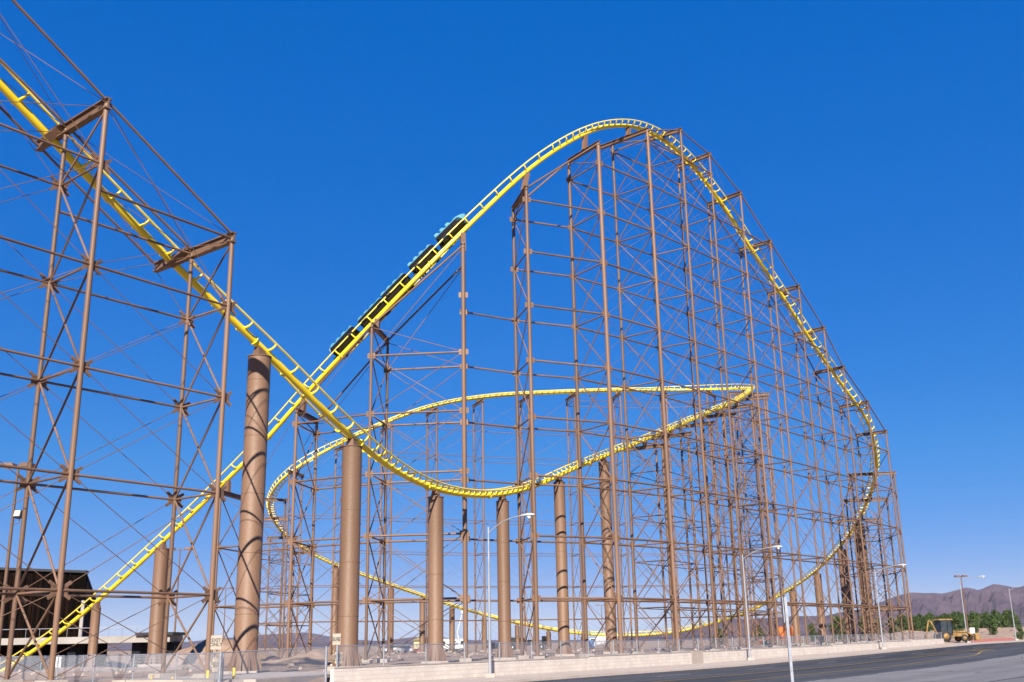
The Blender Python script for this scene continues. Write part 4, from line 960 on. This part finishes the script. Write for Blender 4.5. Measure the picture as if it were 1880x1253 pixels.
for x in (-0.9, 0.9):
    for y in (-0.8, 0.8): wheel(t, (x, y, 0.42), 0.42, 0.3)
# orange loader and hopper
t = vehicle('orange_loader', 'small orange wheel loader behind the hill supports', 'loader', 1418, 168, R_(170))
side([(-1.0, 0.6), (0.9, 0.6), (0.9, 1.3), (-1.0, 1.4)], -0.65, 0.65).obj('body', M['orange'], t, loc=(0, 0, 0))
side([(-0.4, 1.35), (0.5, 1.3), (0.4, 2.2), (-0.35, 2.2)], -0.55, 0.55).obj('cab', M['glass'], t, loc=(0, 0, 0))
side([(1.5, 0.3), (2.2, 0.25), (2.1, 0.9), (1.6, 1.0)], -0.8, 0.8).obj('bucket', M['orange'], t, loc=(0, 0, 0))
b = MB(); b.tube([(0.6, 0.4, 1.2), (1.7, 0.4, 0.7)], 0.08, 6); b.tube([(0.6, -0.4, 1.2), (1.7, -0.4, 0.7)], 0.08, 6); b.obj('lift_arms', M['orange'], t, loc=(0, 0, 0))
for x in (-0.7, 0.65):
    for y in (-0.65, 0.65): wheel(t, (x, y, 0.42), 0.42, 0.3)
t = vehicle('orange_hopper', 'big orange hopper beside the loader', 'hopper', 1443, 166, 0)
side([(-0.95, 1.2), (0.95, 1.2), (1.1, 2.7), (-1.1, 2.7)], -0.9, 0.9).obj('bin', M['orange'], t, loc=(0, 0, 0))
side([(-0.5, 0.7), (0.5, 0.7), (0.95, 1.21), (-0.95, 1.21)], -0.7, 0.7).obj('chute', M['orange'], t, loc=(0, 0, 0))
for x in (-0.8, 0.8):
    for y in (-0.7, 0.7): b = MB(); b.tube([(x, y, 0), (x, y, 1.3)], 0.06, 6); b.obj('leg', M['dark'], t, loc=(0, 0, 0))
# backhoe loader
t = vehicle('backhoe_loader', 'yellow backhoe loader with a dark cab at the end of the wall', 'digger', 1745, 143, R_(8))
side([(-0.9, 0.7), (2.2, 0.7), (2.3, 1.1), (1.9, 1.35), (0.2, 1.42), (-0.9, 1.4)], -0.5, 0.5).obj('bonnet', M['digger'], t, loc=(0, 0, 0))
side([(-1.55, 1.0), (0.15, 1.0), (0.35, 1.8), (0.1, 2.75), (-1.35, 2.75)], -0.75, 0.75).obj('cab', M['glass'], t, loc=(0, 0, 0))
side([(-1.6, 2.75), (0.35, 2.75), (0.25, 2.93), (-1.5, 2.93)], -0.85, 0.85).obj('cab_roof', M['digger'], t, loc=(0, 0, 0))
for x, y in ((-1.5, -0.76), (-0.5, -0.76), (0.2, -0.76)): b = MB(); b.tube([(x, y, 1.0), (x * 0.9, y, 2.75)], 0.045, 6); b.obj('cab_pillar', M['black'], t, loc=(0, 0, 0))
for y in (-0.8, 0.8):
    wheel(t, (-0.9, y, 0.72), 0.72, 0.42, 'digger'); wheel(t, (1.7, y, 0.45), 0.45, 0.3, 'digger')
b = MB(); b.tube([(0.3, 0.55, 1.35), (2.2, 0.55, 1.25), (3.3, 0.55, 0.6)], 0.09, 6); b.tube([(0.3, -0.55, 1.35), (2.2, -0.55, 1.25), (3.3, -0.55, 0.6)], 0.09, 6); b.obj('loader_arms', M['digger'], t, loc=(0, 0, 0))
side([(3.1, 0.2), (4.0, 0.15), (3.7, 0.5), (3.5, 1.1), (3.1, 1.0)], -1.05, 1.05).obj('front_bucket', M['digger'], t, loc=(0, 0, 0))
b = MB(); b.tube([(-1.6, 0, 1.0), (-2.3, 0, 2.6), (-2.6, 0, 2.75)], 0.13, 8); b.obj('rear_boom', M['digger'], t, loc=(0, 0, 0))
b = MB(); b.tube([(-2.6, 0, 2.75), (-3.1, 0, 1.0)], 0.1, 8); b.box((-3.0, 0, 0.75), (0.55, 0.6, 0.5)); b.obj('dipper', M['digger'], t, loc=(0, 0, 0))
# red painted kerb to the right of the digger
o = strip('kerb_block', 0.2, 0.62, 116, 150, 0.02, M['redkerb'], 'red')
b = MB(); p = rp(133, -0.6, zr(133) + 0.16); b.box(p, (30, 0.35, 0.5), Matrix.Rotation(ROADANG, 3, 'Z')); o2 = b.obj('red_kerb', M['redkerb']); tag(o2, 'faded red painted kerb right of the digger', 'kerb')
bpy.data.objects.remove(o)

# ------------------------------------------------------------------ dirt mounds, rocks, scrub, trees
def mound(px, ytop, D, rx, ry, seed, label, m='mound'):
    p = P(px, ytop, D); b = MB(); n, r_ = 36, 12; vs_ = []
    H = p.z - ground(p.x, p.y) + 0.4
    for i in range(r_ + 1):
        t_ = i / r_
        for k in range(n):
            a = 2 * math.pi * k / n; x, y = rx * t_ * math.cos(a), ry * t_ * math.sin(a)
            nz = noise.fractal(Vector((x * 0.28 + seed, y * 0.28, seed)), 0.8, 2.0, 5)
            vs_.append((x, y, max(-0.6, H * (1 - sm(t_)) + nz * 0.45 * (1 - t_ * t_) * min(1, H)) - 0.4))
    b.add(vs_, [(i * n + k, i * n + (k + 1) % n, (i + 1) * n + (k + 1) % n, (i + 1) * n + k) for i in range(r_) for k in range(n)][::1], True)
    b.f = [tuple(reversed(f)) for f in b.f]
    o = b.obj('dirt_mound', M[m], loc=(p.x, p.y, ground(p.x, p.y))); tag(o, label, 'dirt mound', 'dirt mounds')
mound(405, 1174, 108, 9, 6, 1.2, 'brown dirt mound behind the EXIT ONLY sign')
mound(560, 1205, 84, 7, 5, 4.4, 'low rubble mound between the two left pillars', 'dirt')
mound(150, 1224, 84, 9, 5, 7.4, 'low dirt mound behind the lower left fence', 'dirt')
mound(1690, 1159, 200, 16, 8, 8.1, 'dirt bank in front of the green trees, behind the last bent', 'dirt')
mound(1835, 1154, 215, 18, 8, 2.1, 'dirt bank in front of the green trees at the right edge', 'dirt')
rb = MB(); rr = random.Random(11)
for _ in range(520):
    x, y = rr.uniform(-45, 60), rr.uniform(48, 180); s, w_ = sw(x, y)
    if w_ < 1.5: continue
    r = rr.uniform(0.05, 0.22) * (1.6 if rr.random() < 0.12 else 1); g = ground(x, y)
    vs_ = [Vector((x, y, g)) + Vector((rr.uniform(-1, 1), rr.uniform(-1, 1), rr.uniform(-0.3, 0.9))) .normalized() * r * rr.uniform(0.7, 1.1) for _ in range(8)]
    o = len(rb.v); a = [Vector((x + r * c * rr.uniform(.7, 1.2), y + r * s_ * rr.uniform(.7, 1.2), g - 0.05)) for c, s_ in ((1, 0), (0.3, .95), (-.8, .6), (-.8, -.6), (.3, -.95))]
    tp = [Vector((x + r * 0.6 * c * rr.uniform(.6, 1.2), y + r * 0.6 * s_ * rr.uniform(.6, 1.2), g + r * rr.uniform(.5, .9))) for c, s_ in ((1, 0), (0.3, .95), (-.8, .6), (-.8, -.6), (.3, -.95))]
    rb.add(a + tp, [(5, 6, 7, 8, 9)] + [(i, (i + 1) % 5, (i + 1) % 5 + 5, i + 5) for i in range(5)])
tag(rb.obj('loose_rocks', M['rock']), 'loose pale rocks and rubble strewn over the dirt', 'rocks', kind='stuff')
def leafball(b, c, rx, ry, rz, n, sz, rr):
    for _ in range(n):
        d = Vector((rr.gauss(0, 1), rr.gauss(0, 1), rr.gauss(0, 1))).normalized() * (rr.random() ** 0.45)
        p = Vector(c) + Vector((d.x * rx, d.y * ry, d.z * rz)); s = sz * rr.uniform(0.6, 1.4)
        u = Vector((rr.gauss(0, 1), rr.gauss(0, 1), rr.gauss(0, 1))).normalized(); v = u.orthogonal().normalized() * s; u = u.cross(v).normalized() * s * 0.6
        b.add([p - v, p + u * 0.9, p + v, p - u * 0.9], [(0, 1, 2, 3)])
sb = MB(); rr = random.Random(5)
for _ in range(300):
    x, y = rr.uniform(-45, 110), rr.uniform(60, 230); s, w_ = sw(x, y)
    if w_ < 2 or (x < 40 and rr.random() < 0.55): continue
    r = rr.uniform(0.15, 0.45); leafball(sb, (x, y, ground(x, y) + r * 0.4), r, r, r * 0.6, 16, r * 0.35, rr)
tag(sb.obj('desert_scrub', M['scrub']), 'low dry desert scrub dotted over the dirt', 'scrub', kind='stuff')

def tree_meshes(seed, conical):
    rr = random.Random(seed); c = MB(); t = MB()
    t.tube([(0, 0, -0.3), (0.05, 0, 0.8), (0, 0.05, 2.2)], 0.1, 7, rs=[0.14, 0.1, 0.04])
    for k in range(5):
        a = rr.uniform(0, 6.28); z = rr.uniform(0.5, 1.5); t.tube([(0, 0, z), (0.7 * math.cos(a), 0.7 * math.sin(a), z + 0.6)], 0.03, 5)
    for k in range(26):
        z = 0.25 + 3.0 * (k / 25) ** 0.9; R = (1.35 * (1 - (z / 3.6) ** 1.3) + 0.12) if conical else 1.25 * math.sin(min(3.0, 0.55 + z * 0.75))
        a = rr.uniform(0, 6.28); q = R * rr.uniform(0.2, 0.85)
        leafball(c, (q * math.cos(a), q * math.sin(a), z), 0.50, 0.50, 0.46, 95, 0.105, rr)
    return c.mesh('crown', M['leaf']), t.mesh('trunk', M['trunk'])
TM = [tree_meshes(21, True), tree_meshes(22, True), tree_meshes(23, False), tree_meshes(24, False)]
def place_tree(px, D, h, v, label, group, name='green_tree'):
    p = P(px, 1160, D); k = h / 3.4
    t = thing(name, label, 'tree', (p.x, p.y, ground(p.x, p.y)), group)
    for nm, me in (('crown', TM[v][0]), ('trunk', TM[v][1])):
        o = bpy.data.objects.new(nm, me); COL.objects.link(o); o.parent = t; o.scale = (k * rnd.uniform(0.9, 1.25), k * rnd.uniform(0.9, 1.25), k); o.rotation_euler = (0, 0, rnd.uniform(0, 6.28))
rr = random.Random(2); px = 1655.0; row = []
while px < 1873:
    row.append((px, 262 + rr.uniform(-10, 10), rr.uniform(2.9, 4.1))); px += rr.uniform(5.5, 9.5)
row += [(1905, 262, 4.2), (1925, 260, 4.4)]
for k, (px, D, h) in enumerate(row):
    lab = '%s tree from the left in the green row before the mountains' % (ORD[k] if k < len(ORD) else 'one more')
    if px > 1880: continue
    place_tree(px, D, h, (0, 1, 0, 1, 3)[k % 5], lab, 'row of green trees')
for px, D, h, v, lab in ((1538, 215, 4.6, 2, 'bushy green tree behind the tallest right-hand pillar'), (1556, 220, 4.2, 3, 'round green tree just left of the darkest right-hand pillar'), (1592, 222, 4.4, 2, 'green tree between the darkest pillar and the last bent'), (1612, 226, 3.6, 3, 'green tree behind the foot of the third street lamp'), (1640, 230, 3.4, 2, 'green tree behind the last and lowest bent'),
                         (1490, 235, 3.6, 0, 'slim dark conical tree between the right-hand pillars'), (1507, 236, 2.6, 1, 'small conical tree right of the slim pillar'), (1393, 232, 4.0, 0, 'slim dark conical tree left of the orange loader'), (1318, 235, 3.6, 1, 'slim conical tree behind the middle of the hill supports'),
                         (1757, 205, 3.2, 3, 'small green tree behind the digger bucket'), (1702, 205, 2.6, 3, 'low green tree left of the digger cab'), (1824, 185, 3.2, 2, 'bushy green tree standing nearer than the row, right of the white panel'), (1872, 180, 2.2, 3, 'yellowish low tree at the right edge by the last lamp'), (1790, 190, 2.0, 3, 'tiny green tree behind the white panel')):
    place_tree(px, D, h, v, lab, 'single trees in the yard')

# ------------------------------------------------------------------ thin desert haze
hb = MB(); hb.box((0, 4300, 79), (24000, 9600, 178)); ho = hb.obj('haze', bpy.data.materials.new('haze air')); tag(ho, kind='stuff')
hm = ho.data.materials[0]; hm.use_nodes = True; hm.node_tree.nodes.clear()
pv = hm.node_tree.nodes.new('ShaderNodeVolumePrincipled'); pv.inputs['Color'].default_value = (0.86, 0.91, 1.0, 1); pv.inputs['Density'].default_value = 0.000018
mo = hm.node_tree.nodes.new('ShaderNodeOutputMaterial'); hm.node_tree.links.new(pv.outputs[0], mo.inputs['Volume'])
